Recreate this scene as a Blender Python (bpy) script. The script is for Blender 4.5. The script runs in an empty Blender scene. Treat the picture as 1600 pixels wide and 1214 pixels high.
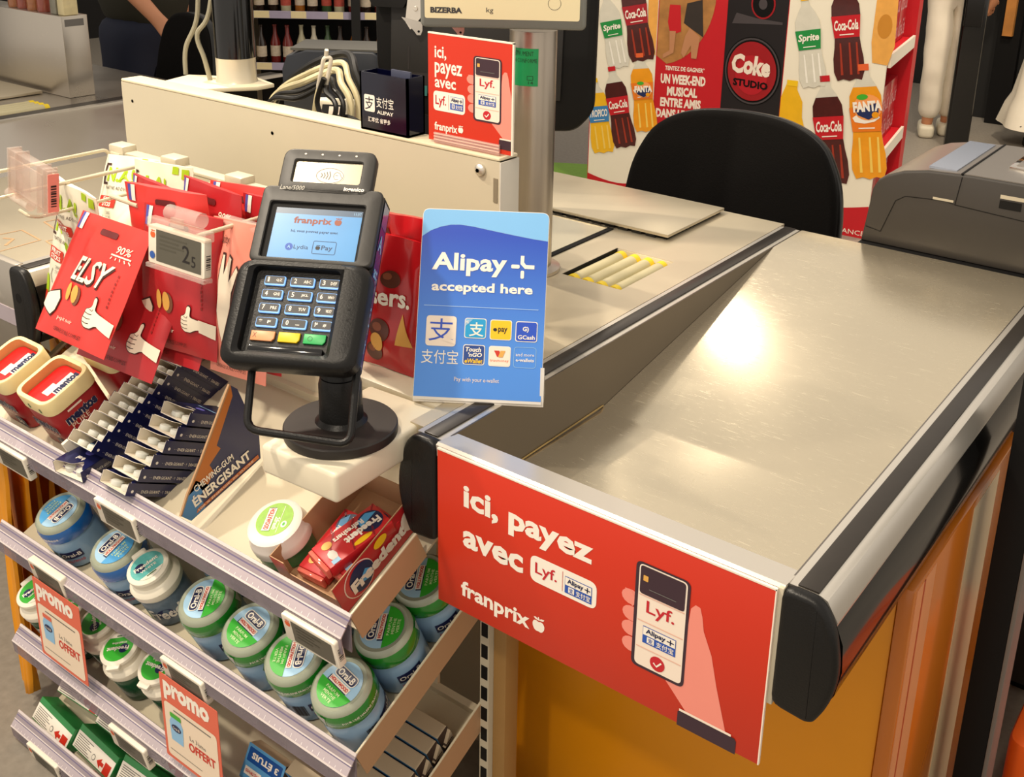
import bpy, bmesh, math, random
from mathutils import Matrix, Vector, noise
random.seed(7)
SC = bpy.context.scene
COL = SC.collection
# ---------------------------------------------------------------- camera
cam = bpy.data.cameras.new('camera')
cam.sensor_fit = 'HORIZONTAL'; cam.sensor_width = 36.0
cam.lens = 1699.7 / 1600 * 36.0
cam.shift_x = -0.02375; cam.shift_y = -0.1535
cam.clip_start = 0.05; cam.clip_end = 60
camo = bpy.data.objects.new('camera', cam); COL.objects.link(camo)
r = Vector((-Vector((-.804, -.203, .558)).x, .594, .022)).normalized()
f = Vector((-.558, .768, -.314)).normalized()
r = (r - f * r.dot(f)).normalized()
u = r.cross(f)
camo.matrix_world = Matrix(((r.x, u.x, -f.x, 0), (r.y, u.y, -f.y, 0), (r.z, u.z, -f.z, 1.51), (0, 0, 0, 1)))
SC.camera = camo
# ---------------------------------------------------------------- world, lamps, exposure
SC.view_settings.view_transform = 'Standard'; SC.view_settings.look = 'None'
SC.view_settings.exposure = 0.62; SC.view_settings.gamma = 1.0
SC.view_settings.use_curve_mapping = False
w = bpy.data.worlds.new('store_ambient'); SC.world = w; w.use_nodes = True
w.node_tree.nodes['Background'].inputs[0].default_value = (1.0, 0.90, 0.78, 1)
w.node_tree.nodes['Background'].inputs[1].default_value = 0.52
def lamp(name, loc, aim, power, size, spot=None, color=(1.0, .86, .68)):
    if spot:
        l = bpy.data.lights.new(name, 'SPOT'); l.spot_size = math.radians(spot); l.spot_blend = .6; l.shadow_soft_size = size
    else:
        l = bpy.data.lights.new(name, 'AREA'); l.shape = 'DISK'; l.size = size
    l.energy = power; l.color = color
    o = bpy.data.objects.new(name, l); COL.objects.link(o); o.location = loc
    o.rotation_euler = (Vector(aim) - Vector(loc)).to_track_quat('-Z', 'Y').to_euler()
    return o
lamp('track_lamp', (-1.50, -.05, 2.9), (-.9, .9, .75), 92, .06, 80)
lamp('track_lamp', (-.35, -.85, 2.9), (-.55, 1.0, .7), 58, .06, 80)
lamp('track_lamp', (-2.35, 1.5, 2.85), (-.75, 1.35, .8), 110, .035, 70)
lamp('track_lamp', (-2.04, 3.88, 2.9), (-.751, 1.646, .819), 9, .04, 9)
lamp('track_lamp', (-2.80, 4.07, 2.9), (-.74, 1.06, .75), 8, .05, 9)
lamp('track_lamp', (-2.5, .3, 2.85), (-1.5, .95, .9), 60, .06, 90)
lamp('track_lamp', (-.6, 2.6, 2.9), (-1.5, 4.6, .4), 120, .12, 100)
lamp('track_lamp', (-3.4, 3.4, 2.9), (-3.6, 4.4, .9), 70, .12, 110)
lamp('track_lamp', (-.9, 5.2, 2.9), (-1.6, 6.8, .3), 120, .12, 110)
# ---------------------------------------------------------------- materials
def lin(c):
    return c / 12.92 if c <= .04045 else ((c + .055) / 1.055) ** 2.4
def rgb(h):
    h = h.lstrip('#'); return tuple(lin(int(h[i:i + 2], 16) / 255) for i in (0, 2, 4)) + (1,)
MATS = {}
def mat(name, color, rough=.5, metal=0, var=.06, scale=30, coat=0, bump=0, emit=None, spec=.5, trans=0, alpha=1, stretch=None, rvar=0):
    if name in MATS: return MATS[name]
    m = bpy.data.materials.new(name); m.use_nodes = True; nt = m.node_tree; b = nt.nodes['Principled BSDF']
    c = rgb(color) if isinstance(color, str) else color
    b.inputs['Base Color'].default_value = c
    b.inputs['Roughness'].default_value = rough; b.inputs['Metallic'].default_value = metal
    b.inputs['Specular IOR Level'].default_value = spec
    b.inputs['Coat Weight'].default_value = coat; b.inputs['Coat Roughness'].default_value = .06
    b.inputs['Transmission Weight'].default_value = trans; b.inputs['Alpha'].default_value = alpha
    if emit: b.inputs['Emission Color'].default_value = c; b.inputs['Emission Strength'].default_value = emit
    if var or bump or rvar:
        tc = nt.nodes.new('ShaderNodeTexCoord'); n = nt.nodes.new('ShaderNodeTexNoise'); n.inputs['Scale'].default_value = scale; n.inputs['Detail'].default_value = 4
        if stretch:
            mp = nt.nodes.new('ShaderNodeMapping'); mp.inputs['Scale'].default_value = stretch; nt.links.new(tc.outputs['Object'], mp.inputs[0]); nt.links.new(mp.outputs[0], n.inputs['Vector'])
        else: nt.links.new(tc.outputs['Object'], n.inputs['Vector'])
        if var:
            mx = nt.nodes.new('ShaderNodeMix'); mx.data_type = 'RGBA'
            mx.inputs[6].default_value = tuple(x * (1 - var) for x in c[:3]) + (1,); mx.inputs[7].default_value = tuple(min(1, x * (1 + var)) for x in c[:3]) + (1,)
            nt.links.new(n.outputs['Fac'], mx.inputs[0]); nt.links.new(mx.outputs[2], b.inputs['Base Color'])
        if rvar:
            mr = nt.nodes.new('ShaderNodeMapRange'); mr.inputs[3].default_value = rough - rvar; mr.inputs[4].default_value = rough + rvar
            nt.links.new(n.outputs['Fac'], mr.inputs[0]); nt.links.new(mr.outputs[0], b.inputs['Roughness'])
        if bump:
            bp = nt.nodes.new('ShaderNodeBump'); bp.inputs['Strength'].default_value = bump; bp.inputs['Distance'].default_value = .002
            nt.links.new(n.outputs['Fac'], bp.inputs['Height']); nt.links.new(bp.outputs[0], b.inputs['Normal'])
    MATS[name] = m; return m
def clear(name, color, amount=.6, rough=.08):
    """thin clear plastic: see-through film with a glossy skin"""
    if name in MATS: return MATS[name]
    m = bpy.data.materials.new(name); m.use_nodes = True; nt = m.node_tree; nt.nodes.clear()
    out = nt.nodes.new('ShaderNodeOutputMaterial'); mx = nt.nodes.new('ShaderNodeMixShader'); t = nt.nodes.new('ShaderNodeBsdfTransparent'); p = nt.nodes.new('ShaderNodeBsdfPrincipled')
    c = rgb(color); p.inputs['Base Color'].default_value = c; p.inputs['Roughness'].default_value = rough
    t.inputs[0].default_value = tuple(.35 + .65 * x for x in c[:3]) + (1,)
    n = nt.nodes.new('ShaderNodeTexNoise'); n.inputs['Scale'].default_value = 25; tc = nt.nodes.new('ShaderNodeTexCoord'); nt.links.new(tc.outputs['Object'], n.inputs['Vector'])
    mr = nt.nodes.new('ShaderNodeMapRange'); mr.inputs[3].default_value = max(0, amount - .10); mr.inputs[4].default_value = min(1, amount + .10)
    nt.links.new(n.outputs['Fac'], mr.inputs[0]); nt.links.new(mr.outputs[0], mx.inputs[0])
    nt.links.new(t.outputs[0], mx.inputs[1]); nt.links.new(p.outputs[0], mx.inputs[2]); nt.links.new(mx.outputs[0], out.inputs[0])
    MATS[name] = m; return m
def steel(name, color='#c9bda8', rough=.34, scratch=.5, sc=1.0, metal=1.0):
    """worn brushed steel: fine scratches in several directions"""
    if name in MATS: return MATS[name]
    m = bpy.data.materials.new(name); m.use_nodes = True; nt = m.node_tree; b = nt.nodes['Principled BSDF']; L = nt.links.new
    b.inputs['Metallic'].default_value = metal; c = rgb(color)
    tc = nt.nodes.new('ShaderNodeTexCoord'); acc = None
    for k, (ang, s) in enumerate(((20, 1.0), (-35, 1.3), (75, .8), (48, 1.1), (-70, .9))):
        mp = nt.nodes.new('ShaderNodeMapping'); mp.inputs['Rotation'].default_value = (0, 0, math.radians(ang)); mp.inputs['Scale'].default_value = (32 * s * sc, 420 * s * sc, 60)
        L(tc.outputs['Object'], mp.inputs[0])
        n = nt.nodes.new('ShaderNodeTexNoise'); n.inputs['Scale'].default_value = 1.0; n.inputs['Detail'].default_value = 3; n.inputs['Distortion'].default_value = .6; L(mp.outputs[0], n.inputs['Vector'])
        r_ = nt.nodes.new('ShaderNodeMapRange'); r_.inputs[1].default_value = .66; r_.inputs[2].default_value = .82; L(n.outputs['Fac'], r_.inputs[0])
        if acc is None: acc = r_.outputs[0]
        else:
            mm = nt.nodes.new('ShaderNodeMath'); mm.operation = 'MAXIMUM'; L(acc, mm.inputs[0]); L(r_.outputs[0], mm.inputs[1]); acc = mm.outputs[0]
    big = nt.nodes.new('ShaderNodeTexNoise'); big.inputs['Scale'].default_value = 6; big.inputs['Detail'].default_value = 6; L(tc.outputs['Object'], big.inputs['Vector'])
    mr = nt.nodes.new('ShaderNodeMapRange'); mr.inputs[3].default_value = rough - .06; mr.inputs[4].default_value = rough + .10; L(big.outputs['Fac'], mr.inputs[0])
    ad = nt.nodes.new('ShaderNodeMath'); ad.operation = 'MULTIPLY_ADD'; L(acc, ad.inputs[0]); ad.inputs[1].default_value = .18; L(mr.outputs[0], ad.inputs[2]); L(ad.outputs[0], b.inputs['Roughness'])
    mx = nt.nodes.new('ShaderNodeMix'); mx.data_type = 'RGBA'; mx.inputs[6].default_value = tuple(x * .9 for x in c[:3]) + (1,); mx.inputs[7].default_value = c; L(big.outputs['Fac'], mx.inputs[0])
    mx2 = nt.nodes.new('ShaderNodeMix'); mx2.data_type = 'RGBA'; L(mx.outputs[2], mx2.inputs[6]); mx2.inputs[7].default_value = tuple(min(1, x * 1.35) for x in c[:3]) + (1,)
    ml = nt.nodes.new('ShaderNodeMath'); ml.operation = 'MULTIPLY'; ml.inputs[1].default_value = scratch; L(acc, ml.inputs[0]); L(ml.outputs[0], mx2.inputs[0]); L(mx2.outputs[2], b.inputs['Base Color'])
    bp = nt.nodes.new('ShaderNodeBump'); bp.inputs['Strength'].default_value = .06; bp.inputs['Distance'].default_value = .001; L(acc, bp.inputs['Height']); L(bp.outputs[0], b.inputs['Normal'])
    MATS[name] = m; return m
# print inks and common plastics
WHITE = mat('white_ink', '#f6eee0', .5, var=.01); RED = mat('red_print', '#cc2e1a', .45, var=.03); DRED = mat('deep_red_ink', '#c3202c', .5, var=0)
BLACKI = mat('black_ink', '#1c1614', .55, var=0); NAVY = mat('navy_ink', '#14204e', .4, var=.03); GREYI = mat('grey_ink', '#6d6a66', .6, var=0)
BLUEI = mat('blue_ink', '#2a55b0', .5, var=0); SKIN_INK = mat('salmon_ink', '#ee9080', .5, var=.02); PLUM = mat('plum_ink', '#3a2530', .5, var=0); PALE = mat('pale_ink', '#f3e3d2', .5, var=.01)
GOLD = mat('gold_ink', '#e0a850', .5, var=0); SKY = mat('sky_ink', '#8fc0e6', .4, var=.02); LIME = mat('lime_ink', '#3fae2c', .4, var=.03); MINT = mat('dark_mint_ink', '#1d6b30', .4, var=.05)
BLACKP = mat('black_plastic', '#100f0e', .38, var=.1, bump=.15, scale=400, spec=.35); GLOSSB = mat('glossy_black_plastic', '#080808', .14, var=.02, coat=.3); MATTB = mat('matt_black', '#070606', .6, var=.1, spec=.25)
STEEL = steel('scratched_steel'); STEELD = steel('brushed_grey_steel', '#9a928a', .28, .3); ALU = mat('aluminium_trim', '#dcd6cb', .28, .75, var=.03, scale=60, stretch=(1, 40, 1)); 
BEIGE = mat('beige_lacquered_metal', '#c8bfa8', .42, var=.03, scale=12); BEIGEL = mat('pale_beige_shelf', '#d8cdb2', .4, var=.05, scale=14); WHITEP = mat('white_plastic', '#efe6d4', .35, var=.02)
CARD = mat('beige_card', '#b38d68', .7, var=.04); GREYSC = mat('grey_lcd', '#545044', .35, var=.08, scale=60); ORANGEI = mat('orange_ink', '#e2602a', .5, var=0); YEL = mat('yellow_ink', '#f2c414', .45, var=0)
# ---------------------------------------------------------------- mesh tools
class MB:
    def __init__(s): s.bm = bmesh.new(); s.mats = []
    def mi(s, m):
        if m not in s.mats: s.mats.append(m)
        return s.mats.index(m)
    def add(s, vs, fs, m, M=None):
        i = s.mi(m); bv = [s.bm.verts.new((M @ Vector(v)) if M else v) for v in vs]
        for f_ in fs:
            try: fc = s.bm.faces.new([bv[k] for k in f_]); fc.material_index = i
            except ValueError: pass
    def take(s, b, m, M=None):
        b.verts.ensure_lookup_table(); b.verts.index_update()
        s.add([v.co.copy() for v in b.verts], [[v.index for v in f_.verts] for f_ in b.faces], m, M); b.free()
    def box(s, lo, hi, m, bev=0, M=None, seg=2):
        b = bmesh.new(); bmesh.ops.create_cube(b, size=1)
        for v in b.verts: v.co = Vector(((lo[k] + hi[k]) / 2 + v.co[k] * (hi[k] - lo[k]) for k in range(3)))
        if bev: bmesh.ops.bevel(b, geom=b.edges[:], offset=bev, segments=seg, affect='EDGES', profile=.5)
        s.take(b, m, M)
    def prism(s, pts, z0, z1, m, M=None, bev=0, seg=2):
        b = bmesh.new(); lo = [b.verts.new((x, y, z0)) for x, y in pts]; hi = [b.verts.new((x, y, z1)) for x, y in pts]; n = len(pts)
        b.faces.new(lo[::-1]); b.faces.new(hi)
        for k in range(n): b.faces.new((lo[k], lo[(k + 1) % n], hi[(k + 1) % n], hi[k]))
        bmesh.ops.recalc_face_normals(b, faces=b.faces[:])
        if bev:
            e = [x for x in b.edges if abs(x.verts[0].co.z - x.verts[1].co.z) < 1e-6]
            bmesh.ops.bevel(b, geom=e, offset=bev, segments=seg, affect='EDGES', profile=.5)
        s.take(b, m, M)
    def lathe(s, prof, m, M=None, n=32, a0=0, a1=2 * math.pi):
        full = abs(a1 - a0) > 6.28; vs = []; k = n if full else n + 1
        for r_, z in prof:
            for j in range(k):
                a = a0 + (a1 - a0) * j / n; vs.append((r_ * math.cos(a), r_ * math.sin(a), z))
        fs = []
        for i in range(len(prof) - 1):
            for j in range(n if full else n):
                j2 = (j + 1) % k; fs.append((i * k + j, i * k + j2, (i + 1) * k + j2, (i + 1) * k + j))
        s.add(vs, fs, m, M)
        for i, (r_, z) in ((0, prof[0]), (len(prof) - 1, prof[-1])):
            if full and r_ > 1e-5: s.add([(r_ * math.cos(2 * math.pi * j / n), r_ * math.sin(2 * math.pi * j / n), z) for j in range(n)], [list(range(n))[::-1 if i == 0 else 1]], m, M)
    def tube(s, pts, rad, m, M=None, n=8, closed=False):
        P = [Vector(p) for p in pts]; N = len(P); vs = []; up = None
        R = rad if isinstance(rad, (list, tuple)) else [rad] * N
        for i in range(N):
            t = (P[(i + 1) % N] - P[i - 1]) if closed else (P[min(i + 1, N - 1)] - P[max(i - 1, 0)])
            t.normalize()
            if up is None: up = t.orthogonal().normalized()
            up = (up - t * up.dot(t)).normalized(); sd = t.cross(up)
            for j in range(n):
                a = 2 * math.pi * j / n; vs.append(P[i] + (up * math.cos(a) + sd * math.sin(a)) * R[i])
        fs = []
        for i in range(N if closed else N - 1):
            for j in range(n):
                i2 = (i + 1) % N; fs.append((i * n + j, i * n + (j + 1) % n, i2 * n + (j + 1) % n, i2 * n + j))
        if not closed: fs += [list(range(n))[::-1], [(N - 1) * n + j for j in range(n)]]
        s.add(vs, fs, m, M)
    def build(s, name, parent=None, M=None, angle=35, recalc=True):
        me = bpy.data.meshes.new(name); s.bm.to_mesh(me); s.bm.free()
        for m in s.mats: me.materials.append(m)
        if angle:
            me.polygons.foreach_set('use_smooth', [True] * len(me.polygons)); me.set_sharp_from_angle(angle=math.radians(angle))
        o = bpy.data.objects.new(name, me); COL.objects.link(o)
        if parent: o.parent = parent
        if M is not None: o.matrix_basis = M
        return o
def fillet(pts, r_, n=5, closed=False):
    P = [Vector(p) for p in pts]; out = []; N = len(P)
    for i in range(N):
        if not closed and i in (0, N - 1): out.append(P[i]); continue
        a, b, c = P[i - 1], P[i], P[(i + 1) % N]; d1 = (a - b); d2 = (c - b); k = min(r_, d1.length * .49, d2.length * .49)
        p1 = b + d1.normalized() * k; p2 = b + d2.normalized() * k
        for j in range(n + 1):
            t = j / n; out.append(p1 * (1 - t) ** 2 + b * 2 * t * (1 - t) + p2 * t * t)
    return out
def rrect(u0, v0, u1, v1, r_, n=5):
    return [(p.x, p.y) for p in fillet([(u0, v0, 0), (u1, v0, 0), (u1, v1, 0), (u0, v1, 0)], r_, n, True)]
def ell(cx, cy, rx, ry, n=24):
    return [(cx + rx * math.cos(2 * math.pi * k / n), cy + ry * math.sin(2 * math.pi * k / n)) for k in range(n)]
TXT = {}
def text_mesh(st, bold, shear, res):
    key = (st, bold, shear, res)
    if key not in TXT:
        c = bpy.data.curves.new('t', 'FONT'); c.body = st; c.size = 1; c.resolution_u = res; c.offset = bold; c.shear = shear
        o = bpy.data.objects.new('t', c); COL.objects.link(o); bpy.context.view_layer.update()
        m = bpy.data.meshes.new_from_object(o.evaluated_get(bpy.context.evaluated_depsgraph_get()))
        vs = [(v.co.x, v.co.y) for v in m.vertices]; fs = [tuple(p.vertices) for p in m.polygons]
        bpy.data.objects.remove(o); bpy.data.curves.remove(c); bpy.data.meshes.remove(m)
        xs = [v[0] for v in vs]; ys = [v[1] for v in vs]
        TXT[key] = ([((x - min(xs)) / (max(xs) - min(xs)), (y - min(ys)) / max(1e-6, max(ys) - min(ys))) for x, y in vs], fs)
    return TXT[key]
class Dec:
    """flat print on a surface: map (u, v, height) -> local point"""
    def __init__(s, mb, M=None, fn=None, eps=.00035, fine=0):
        s.mb = mb; s.eps = eps; s.fine = fine; s.fn = fn or (lambda a, b, c: (M @ Vector((a, b, c))))
    def poly(s, pts, m, l=1):
        if s.fine:
            t = bmesh.new(); t.faces.new([t.verts.new((a, b, 0)) for a, b in pts])
            for _ in range(7):
                bmesh.ops.triangulate(t, faces=t.faces[:])
                e = [x for x in t.edges if x.calc_length() > s.fine]
                if not e: break
                bmesh.ops.subdivide_edges(t, edges=e, cuts=1)
            bmesh.ops.triangulate(t, faces=t.faces[:]); t.verts.index_update()
            s.mb.add([s.fn(v.co.x, v.co.y, l * s.eps) for v in t.verts], [[v.index for v in f_.verts] for f_ in t.faces], m); t.free(); return
        s.mb.add([s.fn(a, b, l * s.eps) for a, b in pts], [list(range(len(pts)))], m)
    def rect(s, u0, v0, u1, v1, m, l=1, r=0): s.poly(rrect(u0, v0, u1, v1, r) if r else [(u0, v0), (u1, v0), (u1, v1), (u0, v1)], m, l)
    def ell(s, cx, cy, rx, ry, m, l=1, n=24): s.poly(ell(cx, cy, rx, ry, n), m, l)
    def line(s, pts, wd, m, l=1, closed=False):
        P = [Vector((a, b)) for a, b in pts]; N = len(P); A = []; B = []
        for i in range(N):
            t = (P[(i + 1) % N] - P[i - 1]) if closed else (P[min(i + 1, N - 1)] - P[max(i - 1, 0)])
            t = t.normalized() if t.length else Vector((1, 0)); nn = Vector((-t.y, t.x)) * wd / 2; A.append(P[i] + nn); B.append(P[i] - nn)
        V = [s.fn(p.x, p.y, l * s.eps) for p in A + B]
        s.mb.add(V, [(i, (i + 1) % N, N + (i + 1) % N, N + i) for i in range(N if closed else N - 1)], m)
    def text(s, st, u0, v0, u1, v1, m, l=2, bold=.02, shear=0, res=2, rot=0):
        vs, fs = text_mesh(st, bold, shear, res); cx, cy = (u0 + u1) / 2, (v0 + v1) / 2; ca, sa = math.cos(rot), math.sin(rot); V = []
        for x, y in vs:
            a = (x - .5) * (u1 - u0); b = (y - .5) * (v1 - v0); V.append(s.fn(cx + a * ca - b * sa, cy + a * sa + b * ca, l * s.eps))
        s.mb.add(V, fs, m)
def sub(D, M2):
    """a print area turned inside another: M2 acts on (u, v)"""
    d = Dec(D.mb, eps=D.eps, fine=D.fine); d.fn = lambda a, b, c: D.fn(*((M2 @ Vector((a, b, 0)))[:2]), c); return d
def axes(o, x, y, z=None):
    x = Vector(x).normalized(); y = Vector(y).normalized(); z = Vector(z).normalized() if z else x.cross(y)
    return Matrix(((x.x, y.x, z.x, o[0]), (x.y, y.y, z.y, o[1]), (x.z, y.z, z.z, o[2]), (0, 0, 0, 1)))
T = Matrix.Translation
def RZ(d): return Matrix.Rotation(math.radians(d), 4, 'Z')
def RX(d): return Matrix.Rotation(math.radians(d), 4, 'X')
def RY(d): return Matrix.Rotation(math.radians(d), 4, 'Y')
def tag(o, label, cat, group=None, kind=None):
    o['label'] = label; o['category'] = cat
    if group: o['group'] = group
    if kind: o['kind'] = kind
    return o
def thing(name, label, cat, M=None, group=None):
    o = bpy.data.objects.new(name, None); COL.objects.link(o); o.empty_display_size = .02
    if M is not None: o.matrix_basis = M
    return tag(o, label, cat, group)
def clone(root, M, label, group=None):
    def cp(o, par):
        c = o.copy(); COL.objects.link(c); c.parent = par
        for ch in [x for x in COL.objects if x.parent == o]: cp(ch, c)
        return c
    c = cp(root, None); c.matrix_basis = M; c['label'] = label
    if group: c['group'] = group
    return c
def struct(name, mb):
    o = mb.build(name); o['kind'] = 'structure'; return o
# ================================================================ the store shell
FLOOR = mat('speckled_floor', '#8d8579', .5, var=.28, scale=60)
b = MB(); b.box((-9, -1.5, -.05), (4, 12, 0), FLOOR); struct('floor', b)
b = MB(); b.box((-9, 11.0, 0), (4, 11.1, 3.2), mat('dark_wall', '#171412', .8)); struct('wall_back', b)
b = MB(); b.box((-9.1, -1.5, 0), (-9, 11, 3.2), mat('dark_wall', '#171412', .8)); struct('wall_left', b)
b = MB(); b.prism([(-3.33, 4.70), (-2.98, 4.90), (-2.80, 4.10), (-3.30, 4.10)], .0, .004, mat('green_floor_sticker', '#7fae2e', .6, var=.12)); tag(b.build('floor_mat'), 'green mat on the floor under the left end of the soft drink display', 'mat')
# ================================================================ own packing trough
RAIL_BLACK = mat('black_rail_insert', '#2a2520', .35, var=.15, scale=40, bump=.1)
LSTEEL = steel('ramp_steel', '#e2d6bc', .19, .7, 1.0, .85)
def rail(parent, x0, sx, y0, y1, zt=.85):
    """rail profile in (x, z), bulging to +x when sx = 1; x0 is the trough side"""
    X = lambda a: x0 + sx * a
    b = MB(); prof = [(0, 0), (.032, 0), (.040, -.003), (.052, -.022), (.052, -.026), (.0, -.026)]
    if sx < 0: prof = [(0, 0), (.040, 0), (.040, -.026), (0, -.026)]
    M = axes((0, y0, zt), (1, 0, 0), (0, 0, 1), (0, -1, 0))
    b.prism([(X(a), c) for a, c in prof], 0, -(y1 - y0), ALU, M)
    fas = [(.051, -.024), (.060, -.045), (.0625, -.075), (.058, -.105), (.046, -.13), (.02, -.135), (.02, -.024)]
    if sx > 0: b.prism([(X(a), c) for a, c in fas], 0, -(y1 - y0), GLOSSB, M)
    else: b.box((x0 - .036, y0, zt - .07), (x0 - .003, y1, zt - .026), BLACKP)
    r_ = b.build('rail', parent)
    b = MB(); b.box((min(X(.0085), X(.0305)), y0 + .001, zt - .001), (max(X(.0085), X(.0305)), y1, zt + .0022), RAIL_BLACK, .0008); b.build('rail_insert', r_)
    b = MB(); cp = [(-.002, .003), (.034, .003), (.046, -.008), (.056, -.03), (.062, -.06), (.062, -.085), (.055, -.115), (.044, -.137), (.036, -.140), (-.002, -.136)]
    b.prism([(p.x, p.y) for p in fillet([(X(a), c, 0) for a, c in cp], .012, 3, True)], -.0005, .016, BLACKP, axes((0, y0, zt), (1, 0, 0), (0, 0, 1), (0, -1, 0)), .006, 4)
    return b.build('end_cap', parent)
tr = thing('packing_trough', 'scratched steel packing trough with black rails and end caps beside the blue payment sign', 'trough', T((0, 0, 0)))
b = MB(); b.prism([(.882, .85), (.915, .848), (.917, .752), (1.237, .747), (1.245, .749), (1.83, .8495), (1.96, .8495), (1.96, .83), (1.24, .73), (.9, .735), (.882, .84)], -.7768, -.3292, LSTEEL, axes((0, 0, 0), (0, 1, 0), (0, 0, 1), (1, 0, 0)))
b.build('trough_floor', tr, angle=20)
b = MB(); b.box((-.7788, .884, .737), (-.7772, 1.955, .8500), steel('shaded_trough_wall', '#7d756c', .3, .3)); b.box((-.3288, .884, .737), (-.3272, 1.955, .8500), STEELD)  # left wall steel darkened, its shade is put into the colour
b.box((-.7775, .917, .7515), (-.7755, 1.25, .7528), mat('old_sealant', '#b59a62', .7)); b.build('side_wall', tr)
b = MB(); b.prism([(.876, .8495), (.880, .852), (.914, .849), (.917, .82), (.914, .82), (.9125, .846), (.882, .848), (.880, .835), (.876, .835)], -.779, -.327, ALU, axes((0, 0, 0), (0, 1, 0), (0, 0, 1), (1, 0, 0)))
b.box((-.3325, .874, .712), (-.3265, .884, .851), BEIGE, .001); b.build('front_lip', tr)
rail(tr, -.327, 1, .888, 1.955); rail(tr, -.7792, -1, .888, 1.955)
# cabinet below
OCH = mat('ochre_panel', '#e8960e', .32, var=.10, scale=5, bump=.05); OCHS = mat('orange_side_panel', '#c8701c', .22, var=.12, scale=4, coat=.3)
cb = thing('checkout_cabinet', 'ochre yellow cabinet carrying the steel packing trough', 'cabinet')
b = MB(); b.box((-.876, 1.154, .0), (-.29, 1.17, .712), OCH, .002); b.box((-.885, 1.150, 0), (-.858, 1.18, .712), OCH, .004); b.build('front_panel', cb)
b = MB(); b.box((-.289, 1.150, .0), (-.270, 1.64, .712), OCHS, .003); b.box((-.2695, 1.184, 0), (-.2688, 1.189, .708), mat('red_seam', '#b8502a', .4)); b.box((-.2705, 1.158, 0), (-.2692, 1.232, .708), mat('peach_edge_band', '#e39a66', .4)); b.box((-.2705, 1.40, 0), (-.2692, 1.53, .70), mat('pale_edge_band', '#dcc59c', .3)); b.build('side_panel', cb)
b = MB(); b.box((-.85, 1.62, 0), (-.29, 1.64, .712), OCH); b.build('back_panel', cb)
# black gate post
gp = thing('gate_post', 'matt black gate post with a grey edge standing beside the orange cabinet side', 'post', T((-.2167, 1.45, 0)))
b = MB(); b.box((-.025, -.03, 0), (.014, .03, 1.25), MATTB, .002); b.build('post', gp)
b = MB(); b.box((.014, -.03, 0), (.020, .03, 1.25), mat('grey_bevel', '#6f6a64', .5), .001); b.build('edge_strip', gp)
b = MB(); b.box((-.022, -.05, 0), (.06, .05, .012), MATTB, .002); b.build('base_plate', gp)
# orange basket on the floor at the right
ORB = mat('orange_basket_plastic', '#f0641e', .35, var=.03)
bk = thing('shopping_basket', 'bright orange shopping basket standing on the floor beyond the black gate post', 'basket', T((-.203, 1.80, 0)))
b = MB(); b.prism(rrect(0, -.19, .38, .19, .03), 0, .19, ORB, None, .01); b.build('body', bk)
b = MB(); b.tube(fillet([(.02, 0, .17), (.02, 0, .22), (.36, 0, .22), (.36, 0, .17)], .03), .008, ORB); b.build('handle', bk)
# ================================================================ red sign on the trough front
SIGNRED = mat('red_sign_board', '#cb3118', .4, var=.03, scale=3)
def apple(D, cx, cy, s, m, l=2):
    body = [(0, .27), (.16, .36), (.36, .32), (.48, .10), (.46, -.16), (.32, -.40), (.14, -.47), (0, -.42), (-.14, -.47), (-.32, -.40), (-.46, -.16), (-.48, .10), (-.36, .32), (-.16, .36)]
    D.poly([(cx + p.x * s, cy + p.y * s) for p in fillet([(a, b_, 0) for a, b_ in body], .09, 2, True)], m, l)
    D.poly([(cx + a * s, cy + b_ * s) for a, b_ in ((.0, .40), (.10, .44), (.36, .46), (.46, .62), (.22, .60), (.06, .50), (.02, .66), (-.06, .66), (-.05, .50), (-.22, .60), (-.40, .56), (-.28, .44))], m, l)
def alipay_chip(D, u0, v0, u1, v1, l=3):
    h = v1 - v0; w_ = u1 - u0
    D.rect(u0, v0, u1, v1, BLUEI, l); D.rect(u0 + .03 * h, v0 + .5 * h, u1 - .03 * h, v1 - .03 * h, WHITE, l + 1)
    D.text('Alipay', u0 + .1 * w_, v0 + .56 * h, u0 + .7 * w_, v0 + .92 * h, NAVY, l + 2, .03)
    D.line([(u0 + .74 * w_, v0 + .74 * h), (u0 + .95 * w_, v0 + .74 * h)], .06 * h, NAVY, l + 2); D.line([(u0 + .845 * w_, v0 + .58 * h), (u0 + .845 * w_, v0 + .9 * h)], .06 * h, NAVY, l + 2)
    D.rect(u0 + .14 * w_, v0 + .08 * h, u0 + .36 * w_, v0 + .44 * h, WHITE, l + 1, .05 * h); D.text('支', u0 + .17 * w_, v0 + .11 * h, u0 + .33 * w_, v0 + .41 * h, BLUEI, l + 2, .01, 0, 1)
    D.text('支付宝', u0 + .42 * w_, v0 + .08 * h, u0 + .95 * w_, v0 + .42 * h, WHITE, l + 1, .01, 0, 1)
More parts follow.
